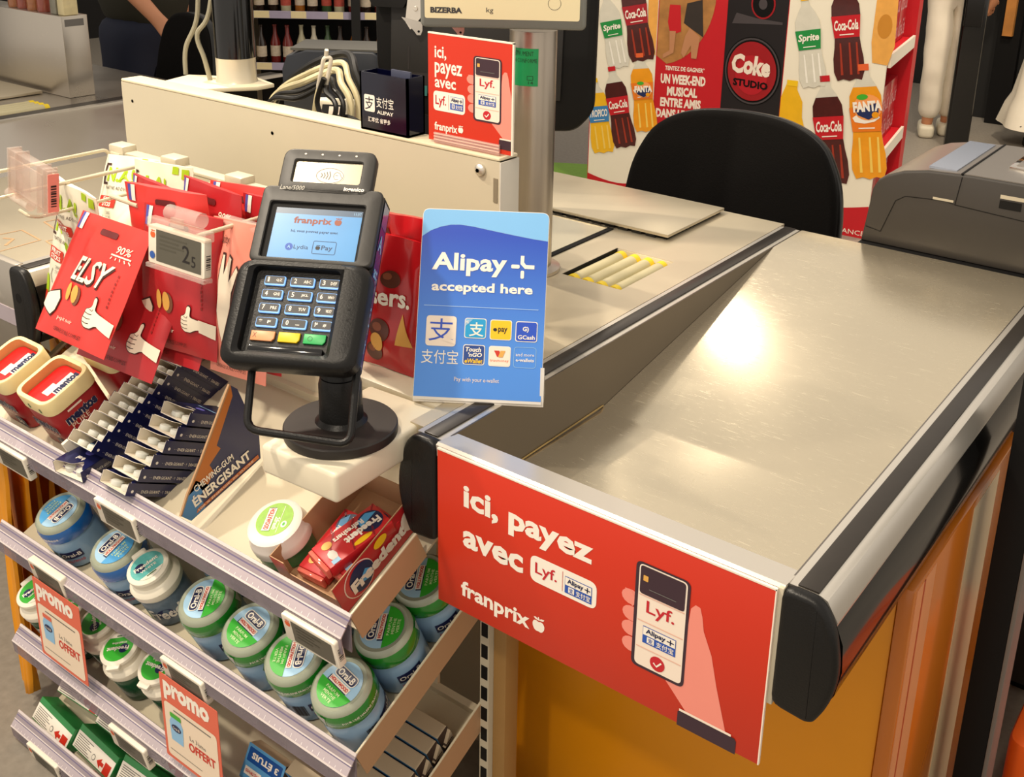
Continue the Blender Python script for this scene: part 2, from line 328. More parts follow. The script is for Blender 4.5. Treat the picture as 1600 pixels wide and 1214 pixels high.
def phone_hand(D, s=1.0, ox=0, oy=0, sy=None, cap=9, low=-9):
    """hand holding a phone, in the front sign's coordinates, moved and scaled"""
    sy = sy or s; q = lambda P: [(min(cap, ox + a * s), max(low, oy + b_ * sy)) for a, b_ in P]; R = lambda a, b_, c, d, m, l, r_=0: D.rect(ox + a * s, oy + b_ * sy, ox + c * s, oy + d * sy, m, l, r_ * s)
    for kk, (cx, cy) in enumerate(((.2775, -.083), (.2795, -.1035), (.2795, -.1225), (.281, -.1425))): D.poly(q(ell(cx, cy, .0115, .0095, 14)), SKIN_INK, .6 + .2 * kk)
    D.poly(q([(.270, -.074), (.278, -.074), (.286, -.086), (.280, -.094)]), SKIN_INK, 1.5)
    D.poly(q([(.345, -.118), (.350, -.064), (.355, -.0575), (.3605, -.0585), (.3635, -.068), (.3665, -.085), (.3775, -.110), (.386, -.145), (.4005, -.195), (.3535, -.195), (.335, -.176), (.322, -.163)]), SKIN_INK, 1)
    R(.2825, -.1667, .3482, -.033, PLUM, 2, .008); R(.2868, -.163, .345, -.0352, PALE, 3, .006)
    R(.2885, -.0715, .343, -.0367, PLUM, 4, .004); R(.2925, -.0545, .2985, -.0475, GOLD, 5, .001)
    R(.3, -.0635, .333, -.0625, GREYI, 5)
    D.text('Lyf.', ox + .298 * s, oy - .0975 * sy, ox + .3325 * s, oy - .0775 * sy, DRED, 4, .012)
    for v in (-.073, -.1055, -.139): R(.288, v - .0006, .3435, v + .0006, mat('pink_rule', '#e8b8a4', .6), 4)
    alipay_chip(D, ox + .2955 * s, oy - .132 * sy, ox + .3362 * s, oy - .1105 * sy, 4)
    D.poly(q(ell(.3156, -.1515, .0092, .0092, 24)), DRED, 4); D.line(q([(.311, -.1515), (.3148, -.155), (.3205, -.148)]), .002 * s, WHITE, 5)
    D.poly(q([(.3455, -.194), (.4072, -.194), (.4072, -.1975), (.3455, -.1975)]), PALE, 2); D.poly(q([(.3438, -.2165), (.3438, -.1985), (.346, -.197), (.411, -.197), (.4135, -.2), (.4135, -.2165)]), PLUM, 2)
b = MB(); b.box((-.772, .8705, .635), (-.332, .8735, .85), SIGNRED, .0006)
b.box((-.772, .8702, .8485), (-.332, .8738, .8505), WHITEP); b.box((-.3332, .8702, .635), (-.3318, .8738, .85), PALE)
o = tag(b.build('payment_sign'), 'wide red sign hung on the front of the steel packing trough', 'sign')
b = MB(); D = Dec(b, axes((-.772, .8705, .85), (1, 0, 0), (0, 0, 1)))
D.text('ici,', .0413, -.070, .0943, -.0345, WHITE, 1, .035); D.text('payez', .1095, -.0745, .227, -.0437, WHITE, 1, .035)
D.text('avec', .0405, -.1195, .1320, -.0955, WHITE, 1, .035)
D.rect(.1425, -.1215, .2341, -.0865, WHITE, 1, .010); D.text('Lyf.', .1495, -.1135, .1803, -.0945, DRED, 2, .012); D.rect(.1878, -.1165, .1884, -.0905, DRED, 2); alipay_chip(D, .1915, -.1165, .2280, -.0945, 2)
D.text('franprix', .0379, -.1975, .1432, -.1690, WHITE, 1, .03); apple(D, .1562, -.1795, .018, WHITE, 1)
b.build('printed_text', o, angle=0)
b = MB(); D = Dec(b, axes((-.772, .8705, .85), (1, 0, 0), (0, 0, 1))); phone_hand(D); b.build('printed_picture', o, angle=0)
# ================================================================ desk behind the trough
dk = thing('checkout_desk', 'steel topped checkout desk with a roller recess and raised lid', 'desk')
DST = steel('desk_steel', '#d8ccb2', .34, .3, 1.0, .6)
b = MB()
rx0, rx1, ry0, ry1 = -.999, -.880, 1.455, 1.632
for lo, hi in (((-1.42, 1.055, .835), (rx0, 1.975, .85)), ((rx1, 1.055, .835), (-.8205, 1.975, .85)), ((rx0, 1.055, .835), (rx1, ry0, .85)), ((rx0, ry1, .835), (rx1, 1.975, .85)), ((-.843, .90, .838), (-.8205, 1.054, .8495))): b.box(lo, hi, DST)
b.box((rx0, ry0, .80), (rx1, ry1, .804), mat('recess_dark', '#4a4238', .6)); b.box((rx0 - .001, ry0, .80), (rx0 + .001, ry1, .85), MATTB); b.box((rx0, ry1 - .001, .80), (rx1, ry1 + .001, .849), WHITEP)
b.build('desk_top', dk)
b = MB(); b.box((-1.42, 1.24, 0), (-.90, 1.62, .835), BEIGE); b.build('desk_body', dk)
CREAM = mat('cream_roller', '#c9bf98', .35, var=.03); YELP = mat('yellow_end_cap', '#f3d41c', .4, var=.02)
for k in range(4):
    cx = rx0 + .016 + k * .0285
    b = MB(); M = axes((cx, ry0 + .004, .838), (1, 0, 0), (0, 0, 1), (0, -1, 0)) @ RX(0)
    b.lathe([(0, -.001), (.012, -.001), (.012, -.163), (0, -.163)], CREAM, M, 20); ro = b.build('roller', dk)
    b = MB(); b.lathe([(0, 0), (.0125, 0), (.0125, -.012), (.011, -.012)], YELP, M, 20); b.build('end_ring', ro)
    b = MB(); b.lathe([(.011, -.152), (.0125, -.152), (.0125, -.165), (0, -.165)], YELP, M, 20); b.build('end_ring', ro)
b = MB(); b.box((-1.42, 1.728, .856), (-.947, 1.96, .862), DST, .001); b.box((-1.42, 1.735, .85), (-.953, 1.955, .856), MATTB)
for k in range(14): b.box((-1.40 + k * .031, 1.7285, .851), (-1.378 + k * .031, 1.735, .8555), BLACKP)
b.build('lid', dk)
b = MB(); b.box((-1.28, 1.50, .85), (-1.064, 1.722, .8525), MATTB, .001); b.box((-1.272, 1.508, .852), (-1.074, 1.714, .8535), mat('scanner_glass', '#d8cfb4', .12, .7, var=.02)); 
D = Dec(b, T((0, 0, .8535))); D.poly([(-1.272, 1.714), (-1.20, 1.714), (-1.215, 1.70), (-1.19, 1.69), (-1.23, 1.66), (-1.24, 1.62), (-1.272, 1.60)], mat('painted_grey_reflection', '#8a8476', .3), 1); D.poly([(-1.272, 1.508), (-1.074, 1.508), (-1.085, 1.53), (-1.10, 1.525), (-1.12, 1.545), (-1.16, 1.54), (-1.18, 1.56), (-1.272, 1.56)], mat('painted_grey_reflection', '#8a8476', .3), 1)  # grey shapes paint the zig-zag reflection on the glass
b.build('scanner_plate', dk)
# ================================================================ steel shelf strip + receipt printer
DG = mat('dark_grey_plastic', '#34302c', .42, var=.04, scale=60, bump=.05); DGT = mat('grey_printer_top', '#837d76', .3, .4, var=.04, scale=40)
pm = thing('till_printer', 'dark grey receipt printer with curved top at the far end of the packing trough', 'printer', T((0, 1.977, .85)))
prof = [(-.664, 0), (-.659, .045), (-.653, .105), (-.645, .122), (-.63, .134), (-.60, .147), (-.556, .156), (-.48, .160), (-.39, .160), (-.22, .150), (-.2, .13), (-.2, 0)]
b = MB(); b.prism(prof, 0, -.30, DG, axes((0, 0, 0), (1, 0, 0), (0, 0, 1), (0, -1, 0)), .004); b.build('body', pm)
b = MB(); tp = [(x, z + .0015) for x, z in prof[3:10]]; b.prism(tp + [(x, z - .004) for x, z in tp[::-1]], -.006, -.294, DGT, axes((0, 0, 0), (1, 0, 0), (0, 0, 1), (0, -1, 0))); b.build('top_cover', pm)
b = MB(); D = Dec(b, axes((0, -.0002, 0), (1, 0, 0), (0, 0, 1)))
D.line([(-.657, .03), (-.628, .025), (-.607, .09), (-.59, .102), (-.52, .107), (-.50, .103), (-.494, .156)], .0014, MATTB, 2); D.line([(-.50, .103), (-.36, .095), (-.2, .085)], .0014, MATTB, 2)
D.rect(-.54, .1065, -.503, .111, mat('printer_latch', '#b6ad98', .4), 3); D.rect(-.425, .13, -.385, .137, mat('printer_latch', '#b6ad98', .4), 3); D.rect(-.425, .112, -.388, .127, MATTB, 2); b.build('front_seams', pm, angle=0)
b = MB(); b.box((-.497, 0.0, .1595), (-.494, .294, .1625), MATTB); b.box((-.56, .02, .158), (-.51, .28, .1618), mat('blue_grey_film', '#b7c0d2', .15, .6)); b.build('top_window', pm)
b = MB(); b.box((-.44, .10, .158), (-.34, .20, .166), mat('chrome', '#cfc9c0', .12, 1), .002); b.box((-.43, .11, .160), (-.385, .19, .1675), DGT, .001); b.box((-.38, .115, .16), (-.345, .19, .1678), MATTB); b.build('paper_slot', pm)

sc2 = thing('side_counter', 'dark side counter under the grey receipt printer at the end of the trough', 'counter')
b = MB(); b.box((-.655, 1.985, .02), (-.205, 2.27, .832), DG, .003); b.build('body', sc2)
b = MB(); b.box((-.665, 1.962, .832), (-.198, 2.28, .8495), MATTB, .002); b.build('counter_top', sc2)
b = MB(); b.box((-.64, 2.0, 0), (-.22, 2.25, .02), MATTB); b.build('plinth', sc2)
# ================================================================ sloping sweets display
SL = math.radians(24.0); US = Vector((0, math.cos(SL), math.sin(SL))); NS = Vector((0, -math.sin(SL), math.cos(SL)))
ZT = {1: .672, 2: .466, 3: .264, 4: .052}
def SF(i, x, b_, c=-.04):
    """frame on sloping shelf i: x along the shelf, y up the slope, z off it"""
    o = Vector((x, .745, ZT[i])) + US * b_ + NS * c
    return axes(o, (1, 0, 0), US, NS)
gd = thing('sweets_display', 'pale metal sweets display with four sloping shelves and clear front strips left of the cabinet', 'shelf unit')
LIPM = clear('clear_shelf_strip', '#b5abb6', .38, .06); LIPW = mat('strip_insert', '#93878f', .22, var=.2, scale=24, coat=.5, stretch=(.5, 1, 1))
XL, XR = -1.66, -.80
for i in (1, 2, 3, 4):
    xl = {1: -1.70, 2: -1.615, 3: -1.605, 4: -1.66}[i]
    b = MB(); M = SF(i, 0, 0, -.043); xs = max(xl, -1.668); b.box((xs, .004, -.002), (XR - .001, .272, .0015), BEIGEL, 0, M); b.box((xs, .262, 0), (XR, .272, .02), BEIGEL, 0, M)
    sh = b.build('shelf', gd)
    be = .127 if i == 1 else .275
    b = MB(); b.prism([(0, 0), (be, 0), (be, -.046), (.0, -.047)], -.0012, .0012, CARD, SF(i, XR, 0, 0) @ axes((0, 0, 0), (0, 1, 0), (0, 0, 1), (1, 0, 0))); b.box((-.0013, 0, -.0006), (.0013, be, .0012), BEIGEL, 0, SF(i, XR, 0, 0)); b.build('side_bracket', sh)
    z = ZT[i]; M = axes((0, 0, 0), (0, 1, 0), (0, 0, 1), (1, 0, 0)); A0 = Vector((.7470, z + .0025)); A1 = Vector((.7275, z - .0210)); nn = Vector((-.770, .638)); X0, X1 = xl - .010, XR + .002
    def band(f0, f1, h, m, bb): p0, p1 = A0.lerp(A1, f0), A0.lerp(A1, f1); q = nn * h; w_ = nn * -.0012; bb.prism([tuple(p0 + q), tuple(p0 + w_), tuple(p1 + w_), tuple(p1 + q)], X0, X1, m, M)
    WL = mat('painted_strip_highlight', '#d3c8c6', .15, var=.10, scale=30, coat=.5, stretch=(.5, 1, 1)); VL = mat('violet_strip_line', '#6c6282', .2, var=.25, scale=30, coat=.5, stretch=(.5, 1, 1)); LW2 = mat('pale_strip_insert', '#b3a7ae', .22, var=.12, scale=24, coat=.5, stretch=(.5, 1, 1))  # bright lines are highlights on the plastic, put into the colour
    b = MB()
    for f0, f1, h, m in ((0, .13, .0012, WL), (.13, .24, .0004, LIPW), (.24, .30, .0002, VL), (.30, .47, .0006, LIPW), (.47, .53, .0012, WL), (.53, .58, .0004, VL), (.58, .92, .0006, LW2), (.92, 1.0, .0010, WL)): band(f0, f1, h, m, b)
    sp_ = b.build('price_strip', sh, angle=20)
    b = MB(); b.prism([(.7275, z - .021), (.7295, z - .0215), (.7310, z - .044), (.7295, z - .044)], X0, X1, LIPM, M); b.prism([(.7440, z - .002), (.7455, z - .002), (.7455, z - .050), (.7440, z - .050)], X0, X1, LIPM, M); b.build('clear_skirt', sp_, angle=20)
    b = MB(); TK = mat('strip_tick', '#f4ecec', .4, var=0); p0 = A0.lerp(A1, .80) + nn * .0008; p1 = A0.lerp(A1, .90) + nn * .0008; p2 = A0.lerp(A1, .72) + nn * .0008
    for k in range(80):
        x = xl + k * (XR - xl) / 80; q = p2 if k % 5 == 0 else p0; b.add([(x, q.x, q.y), (x + .0007, q.x, q.y), (x + .0007, p1.x, p1.y), (x, p1.x, p1.y)], [(0, 1, 2, 3)], TK)
    o = b.build('ruler_marks', sp_, angle=0); o['kind'] = 'stuff'
# back panel, uprights, hook bar
b = MB(); b.box((-1.66, 1.0, .02), (-.89, 1.006, .845), BEIGEL); b.build('back_panel', gd)
b = MB(); b.box((-.80, .99, .0), (-.784, 1.03, .705), BEIGE); b.box((-.784, 1.0, 0), (-.762, 1.03, .705), mat('tan_side_strip', '#a07a44', .6), .001)
for k in range(17): b.box((-.7975, .9892, .06 + k * .036), (-.7865, .9902, .082 + k * .036), MATTB)
b.build('slotted_upright', gd)
b = MB(); b.box((-1.68, 1.051, .80), (-.930, 1.054, 1.0280), BEIGE); b.box((-1.68, 1.05, 1.0285), (-.930, 1.073, 1.0345), BEIGE, .0015); b.box((-1.68, 1.0500, .874), (-.930, 1.0512, .8755), GREYI)
b.box((-1.66, 1.006, .80), (-.95, 1.054, .806), BEIGE); b.build('hook_panel', gd)
# base of the unit
b = MB(); b.box((-1.64, .80, 0), (-.81, 1.0, .03), BEIGE, .002); b.build('plinth', gd)
# ================================================================ partition panel above
pt = thing('partition_panel', 'long grey beige metal partition standing behind the hanging sweets bags', 'partition')
b = MB(); b.box((-1.845, 1.1868, .8505), (-.930, 1.189, 1.1140), BEIGE); b.box((-1.845, 1.1865, 1.1145), (-.930, 1.2305, 1.120), mat('partition_top', '#e2d6b8', .4), .0022); b.box((-1.845, 1.2280, .8505), (-.930, 1.2302, 1.114), BEIGE); b.build('panel', pt)
b = MB(); b.box((-.9300, 1.1865, .8505), (-.9275, 1.2305, 1.1135), mat('end_plate_grey', '#cfcabf', .4, var=.05), .0008)
for z0 in (.86, .925, .99, 1.053): b.box((-.9402, 1.1856, z0), (-.9328, 1.1868, z0 + .036), mat('slot_shadow_grey', '#857a66', .8))
b.build('end_plate', pt)
b = MB(); SM = axes((-.964, 1.1860, 1.0976), (1, 0, 0), (0, 0, 1)); b.lathe([(0, 0), (.009, 0), (.009, .0034), (.006, .0066), (0, .008)], ALU, SM, 18); b.lathe([(.0, .0082), (.0034, .0082)], GREYI, SM, 6); b.build('screw', pt)
for x in (-1.8136, -1.418):
    b = MB(); b.lathe([(0, 0), (.0032, 0)], MATTB, axes((x, 1.1861, 1.0806), (1, 0, 0), (0, 0, 1)), 10); b.build('screw_hole', pt)
# ================================================================ price labels on the strips
ESLG = 'price labels on the shelf strips'
def price_label(M, label, name='price_label', screen=('', ''), group=ESLG, w_=.094, h=.043, tick=True):
    t = thing(name, label, 'price label', M, group)
    b = MB(); b.prism(rrect(0, -h, w_, 0, .004), -.012, 0, WHITEP, axes((0, 0, 0), (1, 0, 0), (0, 1, 0)), .0015); b.build('housing', t)
    b = MB(); D = Dec(b, T((0, 0, .0))); D.rect(.017, -h + .005, w_ - .006, -.004, GREYSC, 1, .001)
    if screen[0]: D.text(screen[0], w_ * .62, -h * .72, w_ * .75, -h * .28, BLACKI, 2, 0)
    if screen[1]: D.text(screen[1], w_ * .78, -h * .78, w_ * .85, -h * .5, BLACKI, 2, 0)
    for k in range(4): D.rect(.024, -.012 - k * .0055, .024 + (.05, .035, .045, .03)[k] * w_ / .104, -.0105 - k * .0055, mat('lcd_text', '#4f4b3e', .5, var=0), 2)
    b.build('screen', t, angle=0)
    b = MB(); D = Dec(b, T((0, 0, .0))); apple(D, .010, -.012, .010, ORANGEI, 1)
    b.build('printed_front', t, angle=0); b = MB(); D = Dec(b, axes((w_, 0, -.0005), (0, 0, -1), (0, 1, 0)))
    for k in range(8): D.rect(.002, -h + .012 + k * .0025, .009, -h + .0128 + k * .0025 + (k % 3) * .0005, BLACKI, 1)
    b.build('barcode', t, angle=0); return t
def strip_M(x, z): return axes((x + .014, .7215, z - .010), (1, 0, 0), (0, -.20, 1))
EL = price_label(strip_M(-1.585, .655), 'price label on the top shelf strip, under the mentos boxes')
for i, (x, z, lab) in enumerate(((-1.306, .662, 'price label on the top shelf strip, under the navy gum packs'), (-.911, .655, 'price label on the top shelf strip, below the red gum carton'), (-1.524, .466, 'price label over the promo card hung below the blue gum tubs'),
        (-1.182, .452, 'price label over the promo card hung below the green gum tubs'), (-1.345, .240, 'price label on the strip below the white gum bottles'), (-1.625, .042, 'price label on the lowest strip, below the green and white gum boxes'))):
    clone(EL, strip_M(x, z), lab)
# promo cards
SALM = mat('promo_card_red', '#df6a50', .5, var=.02)
def promo(x, z, label, tint):
    b = MB(); M = axes((x + .012, .7250, z + .002), (1, 0, 0), (.0, .0, 1)); b.prism(rrect(0, -.148, .131, 0, .003), -.0008, 0, SALM, M)
    o = tag(b.build('promo_card', angle=0), label, 'card', 'promo cards on the shelf strips')
    b = MB(); D = Dec(b, M); D.rect(.006, -.142, .125, -.046, mat('promo_cream', '#f0dcc4', .5, var=.01), 1, .008); D.text('promo', .008, -.042, .112, -.009, WHITE, 1, .05)
    D.rect(.028, -.055, .112, -.053, GREYI, 2)
    D.poly([(.018, -.110), (.045, -.110), (.047, -.078), (.041, -.066), (.022, -.066), (.016, -.078)], SKY, 2); D.rect(.019, -.068, .044, -.060, tint, 3, .002); D.ell(.0315, -.085, .011, .006, NAVY, 3, 14); D.text('Oral-B', .0235, -.0875, .0395, -.0825, WHITE, 4, 0, 0, 1)
    D.text('Le 3ème', .062, -.088, .098, -.080, GREYI, 2, 0, 0, 1); D.text('OFFERT', .058, -.108, .118, -.092, RED, 2, .03); D.rect(.012, -.130, .085, -.129, GREYI, 2); b.build('printed_front', o, angle=0)
promo(-1.520, .421, 'red and cream promo card hanging in front of the white gum bottles', SALM); promo(-1.190, .408, 'red and cream promo card hanging in front of the red crumpled packets', LIME)
# ================================================================ gum tubs
TUBB = mat('pale_blue_tub', '#86a6c2', .25, var=.10, scale=30, coat=.3); TUBRIM = mat('frosted_rim', '#a4ab98', .2, var=.06, coat=.3); GREENB = mat('green_lid_band', '#1f8026', .22, var=.12, scale=40, coat=.5); BLUEB = mat('blue_lid_band', '#1763b0', .22, var=.08, coat=.5); CREAMW = mat('cream_white_plastic', '#eee7d5', .35, var=.02)
PBLUE = mat('label_pale_blue', '#a4cdea', .4, var=.03); PGREEN = mat('label_green', '#35b02f', .4, var=.05); PBLUE2 = mat('label_blue', '#4fa6e0', .4, var=.03)
def oral_b(D, s, top, bot, l=1, lines=('PARFUM', 'MENTHE', 'VERTE')):
    D.poly([p for p in ell(0, 0, s, s, 40)], top, l)
    D.poly([(s * math.cos(a), s * math.sin(a)) for a in [math.radians(180 + 10 + k * 160 / 20) for k in range(21)]], bot, l + 1)
    D.rect(-.62 * s, .18 * s, .62 * s, .62 * s, NAVY, l + 2, .2 * s); D.line([(p[0], p[1]) for p in rrect(-.62 * s, .18 * s, .62 * s, .62 * s, .2 * s)], .04 * s, WHITE, l + 3, True); D.text('Oral-B', -.5 * s, .25 * s, .5 * s, .55 * s, WHITE, l + 3, .03)
    D.rect(-.66 * s, -.18 * s, .58 * s, .08 * s, NAVY, l + 2); D.rect(-.60 * s, -.14 * s, .62 * s, .12 * s, WHITE, l + 3); D.text('HOLLYWOOD', -.55 * s, -.09 * s, .57 * s, .07 * s, RED, l + 4, .04)
    for k, st in enumerate(lines): D.text(st, (-.42 + .05 * k) * s, (-.42 - k * .2) * s, (.42 - .05 * k) * s, (-.29 - k * .2) * s, mat('label_tint', '#d8f0b8', .5, var=0), l + 3, .01, 0, 1)
def gum_tub(M, label, rot, blue=False, group='round gum tubs on the middle shelf'):
    t = thing('gum_tub', label, 'gum tub', M, group); R = .0415
    b = MB(); b.lathe([(0, 0), (R - .004, 0), (R, .004), (R, .052), (R - .002, .060), (R - .002, .064)], TUBB, None, 40)
    def cyl(a, v, c): th = a / R; return Vector(((R + c) * math.cos(th), (R + c) * math.sin(th), v))
    D = Dec(b, fn=cyl)
    for k in range(2):
        a0 = -.10 + k * math.pi * R
        for q in range(8): D.rect(a0 - .018 + q * .0045, .024, a0 - .0135 + q * .0045, .040, NAVY, 1)
        D.text('Oral-B', a0 - .016, .028, a0 + .016, .036, WHITE, 2, .02); D.text('HOLLYWOOD', a0 - .016, .014, a0 + .016, .020, RED, 1, .02, 0, 1)
    for q in range(11): D.rect(-.01 + q * .0016, .016, -.0092 + q * .0016 + (q % 3) * .0003, .040, BLACKI, 1)
    for q in range(8): D.rect(.022, .018 + q * .003, .046, .0188 + q * .003, GREYI, 1)
    b.build('tub', t, angle=40)
    b = MB(); bm_ = BLUEB if blue else GREENB; b.lathe([(R - .002, .060), (R + .001, .064), (R + .001, .080), (R - .001, .086)], bm_, None, 40)
    D = Dec(b, fn=lambda a, v, c: Vector(((R + .001 + c) * math.cos(a / R), (R + .001 + c) * math.sin(a / R), v)))
    D.text('POUR UNE HALEINE FRAICHE', -.03, .072, .03, .076, WHITE, 1, .01, 0, 1); D.poly([(-.062, .0855), (-.050, .0855), (-.055, .066)], TUBRIM, 1)
    b.build('lid_band', t, angle=40)
    b = MB(); b.lathe([(R - .001, .086), (R - .002, .091), (R - .006, .0945), (R - .009, .0935), (0, .0935)], TUBRIM, None, 40); ld = b.build('lid', t, angle=50)
    b = MB(); D = Dec(b, T((0, 0, .0936)) @ RZ(rot)); 
    if blue: oral_b(D, .0305, PBLUE, PBLUE2, lines=('PARFUM', 'MENTHE', 'FORTE'))
    else: oral_b(D, .0305, PBLUE, PGREEN)
    b.build('lid_label', ld, angle=0); return t
TG = 'round gum tubs on the middle shelf'
g0 = gum_tub(SF(2, -.846, .048) @ RZ(-10), 'green lidded gum tub nearest the cabinet in the front row', 0)
for x, bb, rot, lab in ((-.934, .048, -61, 'green lidded gum tub second from the cabinet in the front row'), (-1.022, .049, -9, 'green lidded gum tub third from the cabinet in the front row'),
        (-1.117, .050, 119, 'green lidded gum tub fourth from the cabinet, just beside the white capped bottle'), (-.849, .135, 118, 'shaded green lidded gum tub behind the front row by the card side bracket'),
        (-.849, .2165, 118, 'shaded green lidded gum tub deepest beside the card side bracket'), (-1.178, .130, 40, 'green lidded gum tub half hidden behind the white capped bottle'),
        (-.985, .136, 30, 'green lidded gum tub in the dark behind the front row under the top shelf')):
    clone(g0, SF(2, x, bb) @ RZ(rot), lab, TG)
g1 = gum_tub(SF(2, -1.477, .047) @ RZ(-90), 'blue lidded gum tub at the far end of the middle shelf, text upside down', 0, True)
for x, bb, rot, lab in ((-1.325, .046, 90, 'blue lidded gum tub between the end blue tub and the white capped bottle'), (-1.44, .134, 20, 'blue lidded gum tub half hidden behind the other two blue tubs')):
    clone(g1, SF(2, x, bb) @ RZ(rot), lab, TG)
# white flip cap bottles
DKB = mat('dark_bottle_wrap', '#5f6f7c', .3, var=.3, scale=120, coat=.3); DKG = mat('dark_green_wrap', '#12482a', .25, var=.12, coat=.4); TEAL = mat('teal_label', '#5fb8b4', .4, var=.2, scale=200)
def cap_bottle(M, label, body, lab, words, group, h=.062, R=.036):
    t = thing('gum_bottle', label, 'gum bottle', M, group)
    b = MB(); b.lathe([(0, 0), (R - .004, 0), (R, .004), (R, h - .008), (R - .002, h - .004)], body, None, 36)
    D = Dec(b, fn=lambda a, v, c: Vector(((R + c) * math.cos(a / R), (R + c) * math.sin(a / R), v)))
    D.text(words[0], -.10, .018, -.02, .040, WHITE, 1, .03); D.rect(-.11, .006, .0, .0075, WHITE, 1); D.ell(-.075, .03, .012, .010, NAVY, 1)
    b.build('bottle', t)
    b = MB(); b.lathe([(R - .002, h - .004), (R + .002, h + .002), (R + .0025, h + .012), (R - .002, h + .019), (R - .006, h + .021)], CREAMW, None, 36); b.build('collar', t)
    b = MB(); b.lathe([(R - .006, h + .020), (R - .006, h + .030), (R - .004, h + .033), (R - .0045, h + .037), (R - .008, h + .039), (0, h + .039)], CREAMW, None, 36)
    b.prism(rrect(-.011, R - .008, .011, R + .002, .003), h + .031, h + .038, CREAMW, None, .001); cp_ = b.build('flip_cap', t)
    b = MB(); D = Dec(b, T((0, 0, h + .039))); s = R - .011; D.ell(0, 0, s, s, lab, 1, 32); D.poly([(s * math.cos(a), s * math.sin(a)) for a in [math.radians(-140 + k * 100 / 12) for k in range(13)]], WHITE, 2)
    D.ell(-.4 * s, .15 * s, .32 * s, .32 * s, NAVY, 2); D.text(words[0], -.75 * s, .0, .75 * s, .3 * s, WHITE, 3, .03); D.text(words[1], -.5 * s, -.32 * s, .5 * s, -.14 * s, WHITE, 3, .02, 0, 1); D.rect(-.3 * s, -.78 * s, .3 * s, -.70 * s, MINT, 3)
    b.build('cap_label', cp_, angle=0); return t
cap_bottle(SF(2, -1.238, .045) @ RZ(75), 'white capped gum bottle with dark body between the blue and green tubs', DKB, TEAL, ('Freedent', 'WHITE'), None)
WG = 'white capped gum bottles on the third shelf'
w0 = cap_bottle(SF(3, -1.348, .050) @ RZ(215), 'white capped bottle with green wrap in full view on the third shelf', DKG, PGREEN, ('Freedent', 'menthe'), WG)
for x, bb, rot, lab in ((-1.425, .062, 150, 'white capped bottle beside the edge of the first promo card'), (-1.585, .046, 80, 'white capped bottle showing at the far side of the first promo card'), (-1.262, .06, 190, 'white capped bottle cut off by the second promo card'), (-1.41, .142, 20, 'white capped bottle in the row behind, under the middle shelf strip'), (-1.50, .05, 60, 'white capped bottle hidden mostly by the first promo card')):
    clone(w0, SF(3, x, bb) @ RZ(rot), lab, WG)
# small white and green tub on the top shelf
t = thing('gum_tub', 'single white and green gum tub alone on the top shelf', 'gum tub', SF(1, -.978, .052) @ RZ(-65)); R = .040
b = MB(); b.lathe([(0, 0), (R - .004, 0), (R - .001, .004), (R - .001, .024)], mat('green_wrap', '#3f7a4a', .3, var=.15), None, 36); b.build('tub', t)
b = MB(); b.lathe([(R - .002, .022), (R + .001, .026), (R + .001, .036), (R, .040), (R - .002, .045), (R - .003, .053), (R - .008, .056), (0, .0555)], mat('translucent_white', '#ece3da', .3, var=.02, coat=.2), None, 40); ld = b.build('lid', t)
b = MB(); D = Dec(b, T((-.003, 0, .0560))); s = .0255; D.ell(0, 0, s, s, mat('leaf_green_label', '#8fc044', .4, var=.25, scale=140), 1, 36); D.rect(-.7 * s, -.52 * s, .68 * s, -.10 * s, NAVY, 2); D.rect(-.66 * s, -.50 * s, .7 * s, -.06 * s, WHITE, 3); D.text('HOLLYWOOD', -.62 * s, -.42 * s, .64 * s, -.14 * s, RED, 4, .03); D.text('2fresh', -.15 * s, .02 * s, .62 * s, .3 * s, WHITE, 2, .03, .2); D.rect(-.8 * s, .33 * s, .8 * s, .36 * s, WHITE, 2); D.ell(.3 * s, .62 * s, .2 * s, .16 * s, WHITE, 2); D.ell(.3 * s, .62 * s, .1 * s, .07 * s, LIME, 3); b.build('lid_label', ld, angle=0)
